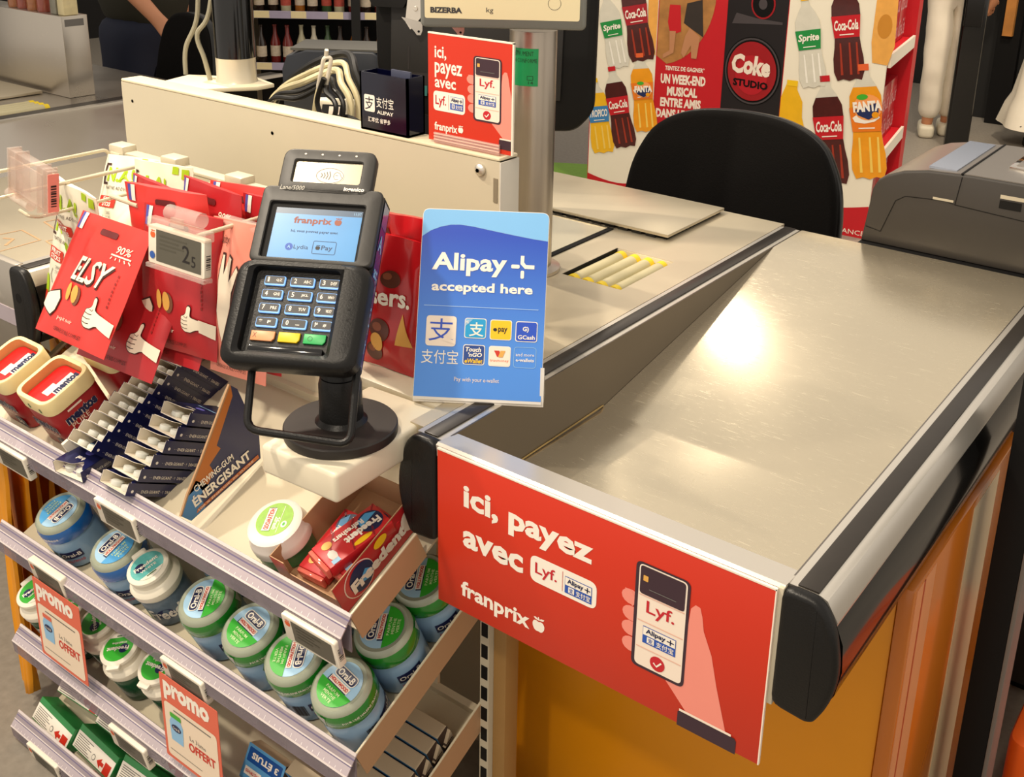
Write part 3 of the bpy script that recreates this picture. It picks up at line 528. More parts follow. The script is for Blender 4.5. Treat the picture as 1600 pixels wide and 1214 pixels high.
# ================================================================ mentos style boxes
MRED = mat('raspberry_box', '#a01c22', .35, var=.25, scale=40); KRAFT = mat('cream_card_lid', '#ecd9a0', .6, var=.05); KRAFTI = mat('kraft_inner', '#d9a868', .65, var=.06)
def gum_box(M, label):
    t = thing('gum_box', label, 'gum box', M, 'tall raspberry gum boxes on the top shelf'); a = .044; h = .105
    b = MB(); b.prism(rrect(-a, -a, a, a, .022, 8), 0, h - .022, MRED, None, .003)
    D = Dec(b, axes((a, 0, 0), (0, 1, 0), (0, 0, 1)), eps=.0004)
    D.text('mentos', -.030, .050, .026, .066, NAVY, 2, .05); D.text('mentos', -.0305, .0495, .0265, .0665, WHITE, 1, .09); D.text('PURE', -.026, .040, .006, .049, PALE, 2, .0); D.rect(-.02, .070, .006, .0735, PALE, 1)
    D.rect(-.03, .029, .034, .035, mat('pale_stripe', '#c99a94', .5), 1); D.rect(-.03, .008, .036, .028, NAVY, 1)
    D = Dec(b, axes((0, -a, 0), (1, 0, 0), (0, 0, 1)), eps=.0004)
    D.text('mentos', -.047 + .012, .036, .032, .058, WHITE, 1, .09); D.text('mentos', -.034, .0375, .031, .0565, NAVY, 2, .04); D.text('PURE FRESH', -.03, .026, .022, .034, PALE, 2, 0); D.poly([(.006, .004), (.034, .004), (.034, .020), (.02, .026), (.006, .02)], NAVY, 1); D.text('50', .012, .010, .028, .019, WHITE, 2, .03)
    b.build('box', t)
    b = MB(); o_ = rrect(-a - .0012, -a - .0012, a + .0012, a + .0012, .023, 8); i_ = rrect(-a + .006, -a + .006, a - .006, a - .006, .017, 8); n = len(o_)
    V = [(x, y, h - .026) for x, y in o_] + [(x, y, h - .002) for x, y in o_] + [(x * .975, y * .975, h) for x, y in o_] + [(x, y, h - .0006) for x, y in i_]
    F = [(r_ * n + k, r_ * n + (k + 1) % n, (r_ + 1) * n + (k + 1) % n, (r_ + 1) * n + k) for r_ in range(3) for k in range(n)]
    b.add(V, F, KRAFT); V = [(x, y, h - .0006) for x, y in i_] + [(x, y, h - .022) for x, y in i_]; b.add(V, [(k, (k + 1) % n, n + (k + 1) % n, n + k) for k in range(n)], KRAFTI)
    for xx in (-.01, .02): Dec(b, axes((xx, -a - .0014, 0), (1, 0, 0), (0, 0, 1))).poly([(0, h - .022), (.005, h - .018), (.004, h - .010), (-.001, h - .014)], MINT, 1)
    ld = b.build('lid', t)
    b = MB(); D = Dec(b, T((0, 0, h - .0165))); D.poly(rrect(-a + .007, -a + .007, a - .007, a - .007, .016, 8), mat('red_seal', '#d01c20', .3, coat=.3), 1); D2 = sub(D, RZ(90))
    D2.rect(-.012, -.02, .030, .004, WHITE, 2); D2.text('mentos', -.010, -.016, .034, -.001, NAVY, 3, .05); D2.rect(-.02, -.005, .002, .012, PALE, 3); D2.ell(.018, -.026, .006, .005, WHITE, 2); b.build('seal_film', ld, angle=0); return t
m0 = gum_box(SF(1, -1.474, .068), 'raspberry gum box with its front and side print in full view beside the divider')
clone(m0, SF(1, -1.592, .066), 'raspberry gum box cut by the frame, nearer the orange bags')
clone(m0, SF(1, -1.452, .172) @ RZ(180), 'raspberry gum box behind, half under the hanging red pouches')
b = MB(); b.box((-.003, .004, .0), (.003, .262, .062), mat('clear_white_divider', '#e6dcc8', .2, var=.03), .001); o = tag(b.build('shelf_divider', M=SF(1, -1.392, 0)), 'white shelf divider between the raspberry boxes and the navy gum packs', 'divider')
# ================================================================ navy gum packs
NAVYB = mat('navy_gum_card', '#161a4a', .3, var=.06, coat=.3); CARDW = mat('white_card_inside', '#e6dcc8', .6, var=.03); PILL = mat('grey_white_gum', '#c9cbc4', .3, var=.08, scale=80)
def gum_pack(M, label):
    """open sleeve: x width, y length going away from the open end, z thickness"""
    t = thing('gum_pack', label, 'gum pack', M, 'navy chewing gum packs'); W, L_, H = .062, .100, .0185; k = .0007
    b = MB(); b.box((0, 0, 0), (W, L_, k), NAVYB); b.box((0, .0, 0), (k, L_, H), NAVYB); b.box((W - k, 0, 0), (W, L_, H), NAVYB); b.box((0, L_ - k, 0), (W, L_, H), NAVYB)
    n = 14; top = [(W * i / n, .004 + (.013 * math.exp(-((i / n - .72) / .13) ** 2) + .004 * math.sin(i / n * 3.1)), H) for i in range(n + 1)]
    b.add(top + [(W, L_, H), (0, L_, H)], [list(range(n + 3))], NAVYB); b.add([(x, y, z - k) for x, y, z in top] + [(W, L_, H - k), (0, L_, H - k)], [list(range(n + 3))[::-1]], CARDW)
    for p, q in zip(top[:-1], top[1:]): b.add([p, q, (q[0], q[1], q[2] - k), (p[0], p[1], p[2] - k)], [(0, 1, 2, 3)], CARDW)
    b.box((k, .0002, k), (W - k, L_ - .001, 2 * k), CARDW); b.box((k, .0002, k), (2 * k, L_, H - k), CARDW); b.box((W - 2 * k, .0002, k), (W - k, L_, H - k), CARDW)
    D = Dec(b, axes((W, 0, 0), (0, 1, 0), (0, 0, 1))); D.ell(.009, .0068, .0022, .0022, WHITE, 1, 12); D.text('· · ENERGISANT · !', .018, .0045, .062, .009, WHITE, 1, .0, 0, 1); D.text('DRAGEES', .066, .0045, .084, .009, WHITE, 1, 0, 0, 1)
    D = Dec(b, T((0, 0, H))); D.text('gum up', .024, .020, .04, .028, WHITE, 1, .03, 0, 1); D.ell(.034, .040, .008, .006, mat('violet_print', '#5a56a8', .4), 1); D.rect(.01, .055, .05, .058, SKY, 1)
    b.build('sleeve', t, angle=30)
    for cx in (.020, .044):
        b = MB(); b.lathe([(0, 0), (.0085, 0), (.0095, .003), (.009, .007), (.004, .0085), (0, .0087)], PILL, T((cx, .015, .0016)), 18); b.build('gum_piece', t)
    return t
def dip_M(x, b_, c, ang, twist=0):
    a = math.radians(ang); y = Vector((0, math.cos(a), -math.sin(a))); xx = Vector((1, 0, 0))
    return axes(SF(1, x, b_, c).translation, xx, y) @ RZ(twist)
ORD = ('lowest', 'second from the bottom', 'third from the bottom', 'fourth', 'fifth', 'topmost')
p0 = None
for k in range(6):
    M = dip_M(-1.283 + .0035 * k, -.012 + .0235 * k, .012 + .006 * k, 27); lab = ORD[k] + ' navy gum pack of the stack leaning on the carton side panel'
    if p0 is None: p0 = gum_pack(M, lab)
    else: clone(p0, M, lab)
ORD2 = ('first', 'second', 'third', 'fourth', 'fifth', 'sixth', 'seventh', 'eighth', 'ninth', 'last')
for k in range(10): clone(p0, dip_M(-1.383 + .0015 * k, .012 + .0190 * k, .030 + .0015 * k, 44), ORD2[k] + ' navy gum pack, counted from the front, in the long row by the shelf divider')
clone(p0, dip_M(-1.388, -.026, -.004, -6, 6) @ T((0, 0, 0)), 'navy gum pack lying loose on the front strip before the long row')
# carton side panel
b = MB(); M = axes((-1.128, 0, 0), (0, 1, 0), (0, 0, 1), (1, 0, 0)); P4 = [(.752, .672), (.766, .658), (.889, .699), (.889, .735), (.857, .822), (.846, .832), (.792, .741), (.765, .698)]
b.prism(P4, -.001, .001, mat('navy_carton', '#1b2252', .35, var=.05, coat=.2), M); b.prism([(P4[k][0], P4[k][1]) for k in (0, 7, 6, 5)] + [(.844, .834), (.790, .743), (.763, .70), (.750, .673)], -.002, .0012, CARD, M)
o = tag(b.build('gum_carton', angle=0), 'blue and orange cardboard side panel of the energising gum carton', 'carton')
b = MB(); D = Dec(b, axes((-1.127, 0, 0), (0, 1, 0), (0, 0, 1)))
CO = mat('copper_orange', '#bb6a22', .4, var=.05); D.poly([(.752, .672), (.7655, .6585), (.790, .667), (.783, .690), (.800, .698), (.778, .715), (.765, .698)], mat('carton_blue', '#3f7fb8', .4, var=.05), 1)
D.poly([(.765, .698), (.782, .705), (.790, .690), (.808, .715), (.802, .728), (.822, .745), (.816, .752), (.848, .815), (.846, .832), (.792, .741)], CO, 1)
a = math.atan2(.041, .123)
def along(st, y0, z0, ln, ht, m, bold=.02):
    cx = y0 + ln / 2 * math.cos(a) - ht / 2 * math.sin(a); cz = z0 + ln / 2 * math.sin(a) + ht / 2 * math.cos(a); D.text(st, cx - ln / 2, cz - ht / 2, cx + ln / 2, cz + ht / 2, m, 3, bold, 0, 2, a)
along('CHEWING-GUM', .776, .6975, .070, .0105, WHITE); along('ÉNERGISANT', .7735, .6755, .104, .0185, WHITE, .035)
D.poly([(.775 + .0, .6655), (.777, .6715), (.884, .7075), (.886, .7015)], mat('copper_strip', '#c8723c', .4), 2); along('100 % ÉNERGIE, 0% SUCRE', .779, .6675, .102, .0042, PALE, .01)
b.build('printed_side', o, angle=0)
# ================================================================ red gum carton with two packs
FR = mat('red_gum_print', '#c02228', .35, var=.15, scale=50, coat=.2)
t = thing('gum_carton', 'open red gum display carton on the top shelf beside the end cap', 'carton', SF(1, -.948, .012))
W, L_, H = .112, .160, .052
b = MB(); k = .0012; b.box((0, 0, 0), (W, L_, k), CARD); b.box((0, .0, 0), (k, L_, H), CARD); b.box((W - k, 0, 0), (W, L_, H), CARD); b.box((0, L_ - k, 0), (W, L_, H), CARD); b.box((0, 0, 0), (W, k, .030), CARD); b.box((0, 0, .030), (.026, k, H), CARD)
b.build('tray', t)
b = MB(); D = Dec(b, axes((0, 0, 0), (1, 0, 0), (0, 0, 1))); D.rect(0, 0, W, .030, FR, 1); D.rect(0, .03, .026, H, FR, 1)
for xx, sg in ((W, 1), (W - k, -1)):
    D = Dec(b, axes((xx, 0, 0), (0, 1, 0), (0, 0, 1)), eps=.0004 * sg); D.rect(0, 0, L_, H - .001, FR, 1); D.ell(.038, .026, .026, .025, PALE, 2, 30); D.ell(.038, .026, .0245, .0235, FR, 3, 30); D.ell(.042, .026, .021, .021, NAVY, 4, 30); D.poly([(.032, .02), (.052, .012), (.062, .02), (.050, .032)], PBLUE2, 5); D.text('Freedent', .022, .013, .124, .032, WHITE, 6, .06); D.ell(.085, .042, .012, .007, YEL, 4); D.ell(.14, .025, .02, .018, PALE, 4)
b.build('printed_sides', t, angle=0)
def red_pack(M, label):
    t = thing('red_gum_pack', label, 'gum pack', M, 'red gum packs in the open carton')
    b = MB(); b.box((0, 0, 0), (.046, .095, .017), FR, .0015); D = Dec(b, T((0, 0, .017))); E_ = sub(D, T((.023, .0475, 0)) @ RZ(-90))
    E_.ell(-.028, -.001, .017, .017, NAVY, 1, 24); E_.poly([(-.042, -.008), (-.03, -.016), (-.016, -.012), (-.014, .0)], PBLUE2, 2); E_.text('Freedent', -.040, -.002, .012, .010, WHITE, 3, .05); E_.text('Refreshers', -.022, -.013, .022, -.004, WHITE, 3, .03)
    E_.ell(-.006, .016, .014, .004, YEL, 1); E_.ell(.034, .008, .006, .009, mat('ice_cube', '#d8d4cc', .3, var=.1), 2, 8); E_.ell(.032, -.010, .007, .006, GOLD, 2); E_.rect(.030, .015, .041, .022, PBLUE, 2)
    for q in range(3): E_.line([(-.046 + .03 * q, -.022), (-.03 + .03 * q, -.005), (-.02 + .03 * q, .022)], .0025, mat('wave_red', '#8f1420', .4), 1)
    b.build('pack', t, angle=30)
    b = MB(); b.box((.001, -.006, .001), (.045, .0, .016), clear('red_film', '#e87868', .7), .0015); b.build('film_end', t); return t
r0 = red_pack(SF(1, -.928, .030, -.036) @ RZ(2), 'lower red gum pack lying on the bottom of the open carton')
clone(r0, SF(1, -.900, .042, .000) @ RZ(-14) @ RX(-4), 'upper red gum pack leaning on the lower one in the carton')
clone(r0, SF(1, -.893, .046, -.019) @ RZ(-8), 'middle red gum pack between the other two in the carton')
# ================================================================ shelf 3: triple packs and red crumpled packets
BLK3 = mat('triple_pack_blue', '#5fa6dc', .35, var=.05); BEI3 = mat('triple_pack_beige', '#b9a78c', .5, var=.06)
def etui(M, label):
    t = thing('triple_gum_pack', label, 'gum pack', M, 'blue triple gum packs on the third shelf'); W, H, L_ = .078, .050, .0215
    b = MB(); b.box((0, 0, 0), (W, L_, H), BEI3, .0008)
    n = 3
    for k in range(n): x0 = .008 + k * .022; b.prism([(x0, 0), (x0 + .019, 0), (x0 + .0095, -.0)], 0, .0, BEI3) if 0 else None
    b.build('carton', t, angle=0)
    b = MB(); D = Dec(b, axes((0, 0, 0), (1, 0, 0), (0, 0, 1))); D.rect(0, 0, W, H, BLK3, 1); D.rect(.004, .026, W - .004, .046, mat('deep_blue', '#14509c', .4), 2, .002); D.text('3 ÉTUIS', W - .010, .041, .012, .030, WHITE, 3, .04)
    D.rect(W - .006, .006, W - .032, .020, NAVY, 2, .004); D.text('Oral-B', W - .009, .016, W - .029, .010, WHITE, 3, .03); D.rect(.006, .008, .040, .019, WHITE, 2); D.text('HOLLYWOOD', .038, .016, .008, .011, RED, 3, .03, 0, 1); b.build('printed_face', t, angle=0)
    b = MB()
    M2 = axes((W, 0, 0), (0, 1, 0), (0, 0, 1), (1, 0, 0))
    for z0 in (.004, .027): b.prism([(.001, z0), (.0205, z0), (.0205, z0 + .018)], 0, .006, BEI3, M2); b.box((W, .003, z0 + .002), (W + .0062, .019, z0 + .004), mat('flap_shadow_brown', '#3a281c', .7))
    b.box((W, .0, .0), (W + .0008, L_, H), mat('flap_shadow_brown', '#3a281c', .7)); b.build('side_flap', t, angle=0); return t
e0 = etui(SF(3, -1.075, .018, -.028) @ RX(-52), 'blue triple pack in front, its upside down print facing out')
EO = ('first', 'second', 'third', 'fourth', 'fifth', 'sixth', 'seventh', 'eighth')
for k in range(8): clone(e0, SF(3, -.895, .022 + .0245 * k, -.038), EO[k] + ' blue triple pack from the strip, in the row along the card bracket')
clone(e0, SF(3, -.988, .05, -.038), 'blue triple pack between the upside down one and the row along the bracket')
def crumple_packet(M, label, seed):
    b = MB(); n = 12; V = []
    for j in range(n + 1):
        for i in range(n + 1):
            u_ = i / n; v = j / n; d = .022 * (math.sin(math.pi * u_) * math.sin(math.pi * v)) ** .5; q = noise.noise(Vector((u_ * 4 + seed, v * 4, seed))) * .010
            V.append(((u_ - .5) * .10 + q * .4, -d - q, v * .085))
    m_ = len(V); V2 = [(x, -y * .6, z) for x, y, z in V]; F = [(j * (n + 1) + i, j * (n + 1) + i + 1, (j + 1) * (n + 1) + i + 1, (j + 1) * (n + 1) + i) for j in range(n) for i in range(n)]
    b.add(V + V2, F + [tuple(m_ + k for k in f_[::-1]) for f_ in F], mat('crimson_foil', '#a5181a', .25, var=.15, coat=.4)); return tag(b.build('sweet_packet', M=M, angle=20), label, 'sweets packet', 'red crumpled packets on the third shelf')
crumple_packet(SF(3, -1.10, .125, -.034) @ RX(-14), 'dark red packet nearest the second promo card', 1.3); crumple_packet(SF(3, -1.185, .16, -.034) @ RX(-20), 'dark red packet behind the second promo card', 4.1); crumple_packet(SF(3, -1.0, .16, -.034) @ RX(-8), 'dark red packet next to the row of triple packs', 7.7)
# ================================================================ shelf 4: green and white boxes
def strip_box(M, label):
    t = thing('gum_strip_box', label, 'gum box', M, 'green and white gum boxes on the lowest shelf'); L_, W, H = .118, .034, .040
    b = MB(); b.box((0, 0, 0), (L_, W, H), mat('green_box', '#23853f', .35, var=.12, coat=.3), .001); b.build('box', t, angle=0)
    b = MB(); D = Dec(b, axes((0, 0, 0), (1, 0, 0), (0, 0, 1))); D.rect(.001, .002, L_ - .001, H - .010, WHITE, 1); D.rect(L_ - .024, .002, L_ - .006, .020, RED, 2); D.poly([(L_ - .046, .012), (L_ - .034, .004), (L_ - .034, .009), (L_ - .026, .009), (L_ - .026, .015), (L_ - .034, .015), (L_ - .034, .020)], RED, 2)
    for q in range(7): D.rect(.006, .004 + q * .0034, .052 - (q % 3) * .006, .0052 + q * .0034, GREYI, 2)
    D.ell(.062, .012, .005, .005, GREYI, 2, 10); D.ell(.062, .012, .0038, .0038, WHITE, 3, 10); b.build('printed_front', t, angle=0); return t
s0 = strip_box(SF(4, -1.655, .006, -.02) @ RZ(-4) @ RX(-60), 'green and white gum box sticking out farthest beside the orange bags')
for x, bb, c, rz, lab in ((-1.645, .062, -.010, 3, 'green and white gum box behind the farthest one, under the orange bag edge'), (-1.535, .012, -.020, -3, 'green and white gum box in the middle of the front row'), (-1.522, .060, -.010, 0, 'green and white gum box in the middle of the row behind'), (-1.41, .016, -.02, 2, 'green and white gum box in the front row nearest the second promo card'), (-1.40, .063, -.008, 4, 'green and white gum box in the row behind, partly under a price label'), (-1.60, .104, .0, 0, 'green and white gum box at the very back under the clear strip')):
    clone(s0, SF(4, x, bb, c) @ RZ(rz) @ RX(-60), lab)
# ================================================================ terminal plinth
b = MB(); M = T((-.885, .856, 0)) @ RZ(3); b.box((-.068, -.105, .808), (.056, .092, .848), mat('pale_plinth', '#e4dac2', .35, var=.03), .006, M, 3)
tag(b.build('terminal_plinth'), 'pale rounded plinth block under the round black terminal base', 'plinth')
b = MB(); b.box((-1.10, .952, .835), (-.845, 1.048, .8485), mat('pale_plinth', '#e4dac2', .35, var=.03), .001); b.build('ledge', gd)
# ================================================================ payment terminal
P = Vector((-.9555, .8524, 1.0579)); H_ = Vector((.8725, .4886, 0)); U_ = Vector((-.3301, .5894, .7373)); TF = axes(P, H_, U_); TI = TF.inverted()
TERM = mat('terminal_grey', '#2c2a27', .45, var=.10, scale=90, bump=.1)
pt_ = thing('payment_terminal', 'black card payment terminal with lit keypad on a round black stand', 'payment terminal', TF)
def ring(b, o, i, z0, z1, m, r0, r1, soft=.004):
    A = rrect(*o, r0, 6); B = rrect(*i, r1, 6); n = len(A); cx = (o[0] + o[2]) / 2; cy = (o[1] + o[3]) / 2
    def ins(Lp, d): return [(x - d * (1 if x > cx else -1), y - d * (1 if y > cy else -1)) for x, y in Lp]
    loops = [(A, z0), (A, z1 - soft), (ins(A, soft * .4), z1 - soft * .3), (ins(A, soft), z1), (ins(B, -soft * .6), z1), (B, z1 - soft * .6), (B, z0)]
    b.add([(x, y, z) for Lp, z in loops for x, y in Lp], [(q * n + k, q * n + (k + 1) % n, (q + 1) * n + (k + 1) % n, (q + 1) * n + k) for q in range(len(loops) - 1) for k in range(n)], m)
b = MB(); b.prism(rrect(-.079, -.138, .069, .0915, .012), -.042, -.004, TERM, None, .005); 
ring(b, (-.080, -.012, .0745, .0915), (-.067, -.0055, .055, .070), -.006, .003, TERM, .010, .004, .002); b.build('body', pt_)
b = MB(); b.box((-.0685, -.009, -.0045), (.0565, .072, -.002), MATTB); D = Dec(b, T((0, 0, -.0019)), eps=.0002)
SCR = mat('lit_screen_blue', '#3f84bc', .3, var=.06, scale=40, emit=.16); D.rect(-.059, -.0065, .0518, .0555, SCR, 1); D.rect(-.059, .0555, .0518, .0635, mat('screen_header', '#34506c', .3, emit=.12), 1)
SBR = mat('screen_brown', '#8e4a38', .5, var=0); D.text('franprix', -.034, .0405, .0146, .052, SBR, 2, .03); apple(D, .0225, .0470, .0095, SBR, 2); SNV = mat('screen_navy', '#1d3a60', .5, var=0)
D.text('Ici, vous pouvez payer avec', -.035, .0300, .0246, .0345, SNV, 2, .02, 0, 1); D.ell(-.0335, .0110, .0048, .0048, BLUEI, 2); D.text('A', -.0355, .0088, -.0315, .0132, SKY, 3, 0); D.text('Lydia', -.0275, .0070, -.009, .0140, SNV, 2, .0)
D.line(rrect(-.0035, .0035, .0255, .0203, .002, 3), .0007, SNV, 2, True); apple(D, .003, .0115, .006, BLACKI, 2); D.text('Pay', .0075, .0070, .0215, .0150, SNV, 2, .01); D.text('11:37', .041, .0575, .0500, .0615, SKY, 2, 0, 0, 1)
b.build('screen', pt_, angle=0)
# contactless head
b = MB(); ring(b, (-.063, .082, .058, .1455), (-.047, .0985, .0415, .130), -.010, .003, TERM, .014, .004, .002); b.box((-.046, .098, -.010), (.041, .131, -.004), TERM); hd = b.build('contactless_head', pt_)
b = MB(); b.box((-.0465, .099, -.0045), (.041, .1295, -.001), mat('silver_window', '#aaa08c', .25, .5, var=.12, scale=20)); D = Dec(b, T((0, 0, -.0009)), eps=.0002)
D.ell(.0006, .1105, .0190, .0118, PALE, 1, 36); D.line(ell(.0006, .1105, .0175, .0105, 36), .0006, GREYI, 2, True)
for k in range(4): D.line([(-.009 + k * .0035 - .0018, .1105 - .003 - k * .0010), (-.009 + k * .0035, .1105), (-.009 + k * .0035 - .0018, .1105 + .003 + k * .0010)], .0011, GREYI, 2)
D.line([(.006, .1135), (.009, .116), (.013, .1145), (.0165, .108)], .0006, GREYI, 2); D.line([(.006, .1135), (.0055, .109), (.008, .1055), (.012, .106)], .0006, GREYI, 2); D.line([(.0075, .1115), (.011, .111)], .0006, GREYI, 2)
b.build('window', hd, angle=0)
b = MB(); D = Dec(b, T((0, 0, .0031)), eps=.0002); D.text('Lane/5000', -.059, .0865, -.0275, .0925, mat('light_grey_ink', '#bdb8ac', .5, var=0), 1, .0, .2); D.text('ingenico', .0229, .0868, .0492, .0940, WHITE, 1, .03, .1)
for x in (-.0349, -.0128, .0093, .0314): D.ell(x, .138, .0015, .0012, PALE, 1, 10)
b.build('printed_front', hd, angle=0)
# keypad shield
b = MB(); ring(b, (-.087, -.147, .0795, -.0125), (-.066, -.1295, .0420, -.0215), -.012, .016, BLACKP, .022, .008, .009); 
for y in (-.06, -.073, -.086): b.box((.060, y, .0158), (.063, y + .0025, .0164), MATTB)
b.build('keypad_shield', pt_)
b = MB(); b.box((-.066, -.130, -.004), (.043, -.021, -.0015), BLACKP); b.box((-.056, -.1285, -.002), (.036, -.1185, .006), GLOSSB, .003); b.box((-.056, -.129, .002), (.037, -.127, .0075), BLACKP, .001); b.build('card_slot_panel', pt_)
KB = mat('backlit_key_edge', '#7fb0ee', .3, var=.03, emit=.5); KD = mat('dark_key_top', '#2a2c30', .4, var=.04)
KX = ((-.0535, -.0275), (-.0212, .0090), (.0150, .0405)); KY = (-.0420, -.0598, -.0775, -.0955); KT = (('1', 'QZ'), ('2', 'ABC'), ('3', 'DEF'), ('4', 'GHI'), ('5', 'JKL'), ('6', 'MNO'), ('7', 'PRS'), ('8', 'TUV'), ('9', 'WXY'), ('*', 'F'), ('0', '_'), (',.', '#'))
for r_ in range(4):
    for c_ in range(3):
        x0, x1 = KX[c_]; y0 = KY[r_]; k1, k2 = KT[r_ * 3 + c_]; w_ = x1 - x0
        b = MB(); b.prism(rrect(x0, y0, x1, y0 + .0122, .0022, 3), -.0016, .0016, KB, None, .0007); b.prism(rrect(x0 + .0010, y0 + .0018, x1 - .0014, y0 + .0114, .0016, 3), .0012, .0022, KD); D = Dec(b, T((0, 0, .0022)), eps=.0002)
        if k1 != '*': D.text(k1, x0 + w_ * .16, y0 + .0038, x0 + w_ * .16 + (.0022 if k1 == '1' else .0036), y0 + .0100, WHITE, 1, .02)
        else: D.text('*', x0 + .004, y0 + .005, x0 + .008, y0 + .0095, WHITE, 1, .02)
        D.text(k2, x0 + w_ * .56, y0 + .0044, x0 + w_ * (.86 if len(k2) > 1 else .72), y0 + (.0084 if k2 != '_' else .0052), WHITE, 1, .02, 0, 1)
        b.build('key', pt_, angle=30)
for x0, x1, m, lab in ((-.0560, -.0268, mat('salmon_key', '#e8a070', .4), 'salmon cancel key'), (-.0222, .0040, mat('yellow_key', '#ecc414', .4), 'yellow correction key'), (.0088, .0357, mat('green_key', '#2fae5c', .4), 'green confirm key')):
    b = MB(); b.prism([(x0, -.1128), (x1 - .003, -.1128), (x1, -.1090), (x1, -.1005), (x0, -.1005)], -.0016, .0022, m, None, .0007); D = Dec(b, T((0, 0, .0022)), eps=.0002)
    if 'cancel' in lab: D.line([(x0 + .003, -.103), (x0 + .007, -.109)], .0006, SBR, 1); D.line([(x0 + .007, -.103), (x0 + .003, -.109)], .0006, SBR, 1)
    if 'confirm' in lab: D.line(ell(x0 + .008, -.1065, .0028, .0028, 14), .0006, MINT, 1, True)
    b.build('key', pt_)['label'] = lab
# blue reflection of the standing sign painted on the side, red corner
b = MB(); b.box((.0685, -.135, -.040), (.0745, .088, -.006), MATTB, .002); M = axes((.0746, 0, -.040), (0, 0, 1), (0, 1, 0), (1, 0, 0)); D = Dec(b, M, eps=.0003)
DBL = mat('deep_blue_reflection', '#1c3f86', .15, var=.05, coat=.6); D.rect(.006, -.13, .030, .082, DBL, 1); D.rect(.006, .05, .030, .082, mat('mid_blue_reflection', '#3c6ea8', .15, coat=.6), 2); D.text('A', .028, .018, .012, .040, SKY, 3, .03); D.text('acc', .028, -.018, .012, -.006, SKY, 3, .03); D.text('支', .029, -.078, .009, -.048, SKY, 3, .02); D.text('付', .028, -.112, .010, -.094, SKY, 3, .02)
b.box((.069, .062, -.045), (.076, .078, -.038), RED, .002); b.build('painted_reflection_side', pt_, angle=0)
# stand
def wl(p): return TI @ Vector(p)
b = MB(); Mw = TI @ T((-.893, .829, .8486)); b.lathe([(0, 0), (.0695, 0), (.0700, .002), (.0700, .011), (.0685, .0128), (0, .013)], mat('dusty_black_disc', '#241f1c', .55, var=.12, scale=30), Mw, 64); b.build('base_disc', pt_)
b = MB(); b.lathe([(.033, .0), (.0275, .006), (.0265, .02), (.0265, .050), (.024, .060)], BLACKP, TI @ T((-.898, .835, .861)), 32); b.tube([wl((-.898, .835, .905)), wl((-.902, .838, .925)), wl((-.925, .845, .955)), wl((-.9537, .8492, .982))], .0245, BLACKP, None, 20); b.build('pole', pt_)
b = MB(); pts = fillet([(-.055, -.130, -.020), (-.046, -.214, -.022), (.080, -.222, -.022), (.073, -.130, -.020)], .016); b.tube(pts, .0048, BLACKP, None, 10); b.build('wire_loop', pt_)
# ================================================================ blue standing sign
Bp = Vector((-.876, .94, .8545)); Hs = Vector((.84104, .54097, 0)); Us = Vector((-.22003, .34208, .91355)); AF = axes(Bp, Hs, Us)
SBLUE = mat('sign_mid_blue', '#4a8ae0', .3, var=.02, coat=.4); SDEEP = mat('sign_deep_blue', '#1b4cc4', .3, var=.03, coat=.4); SLIGHT = mat('sign_light_blue', '#7cbcf0', .3, var=.02, coat=.4); ACR = mat('white_acrylic', '#ece8e2', .15, var=.01, coat=.5)
def sgrad(name):
    m = bpy.data.materials.new(name); m.use_nodes = True; nt = m.node_tree; p = nt.nodes['Principled BSDF']; p.inputs['Roughness'].default_value = .3; p.inputs['Coat Weight'].default_value = .4
    tc = nt.nodes.new('ShaderNodeTexCoord'); sx = nt.nodes.new('ShaderNodeSeparateXYZ'); cr = nt.nodes.new('ShaderNodeValToRGB'); mr = nt.nodes.new('ShaderNodeMapRange'); mr.inputs[1].default_value = .02; mr.inputs[2].default_value = .22
    nt.links.new(tc.outputs['Object'], sx.inputs[0]); nt.links.new(sx.outputs['Y'], mr.inputs[0]); nt.links.new(mr.outputs[0], cr.inputs[0]); nt.links.new(cr.outputs[0], p.inputs['Base Color'])
    cr.color_ramp.elements[0].color = rgb('#4a8de6'); cr.color_ramp.elements[1].color = rgb('#1546bc'); cr.color_ramp.elements[0].position = .25; return m
SGR = sgrad('printed_blue_gradient')
o = thing('wallet_sign', 'blue acrylic standing sign between the terminal and the steel trough', 'sign', AF)
b = MB(); pl_ = [(0, 0), (.168, 0)] + [(p.x, p.y) for p in fillet([(.168, .0, 0), (.168, .2505, 0), (0, .2505, 0), (0, 0, 0)], .010, 6)[1:-1]]
b.prism(pl_, -.003, 0, ACR, None, .0006); b.build('plate', o)
b = MB(); I3 = AF.to_3x3().inverted(); bk_ = I3 @ Vector((-Hs.y, Hs.x, 0)); up_ = I3 @ Vector((0, 0, 1)); M = axes((0, 0, -.003), (1, 0, 0), bk_, up_)
b.box((0, 0, -.0035), (.168, .042, 0), ACR, .0005, M); b.prism([(.0, -.003), (.040, -.003), (.006, .05)], .1655, .1705, ACR, axes((0, 0, -.003), bk_, up_, (1, 0, 0))); b.build('foot', o)
b = MB(); D = Dec(b, T((0, 0, .0)), eps=.0003)
WV = [(.0008, .2131), (.012, .2212), (.025, .2266), (.038, .2296), (.050, .2302), (.068, .2283), (.092, .2240), (.120, .2192), (.148, .2148), (.1672, .2126)]
D.poly([(.0008, .004), (.1672, .004)] + WV[::-1], SGR, 1)
D.poly([(a, c + .0002) for a, c in WV] + [(p.x, p.y) for p in fillet([(.1672, .2125, 0), (.1672, .2498, 0), (.0008, .2498, 0), (.0008, .2135, 0)], .009, 6)[1:-1]], SLIGHT, 1)
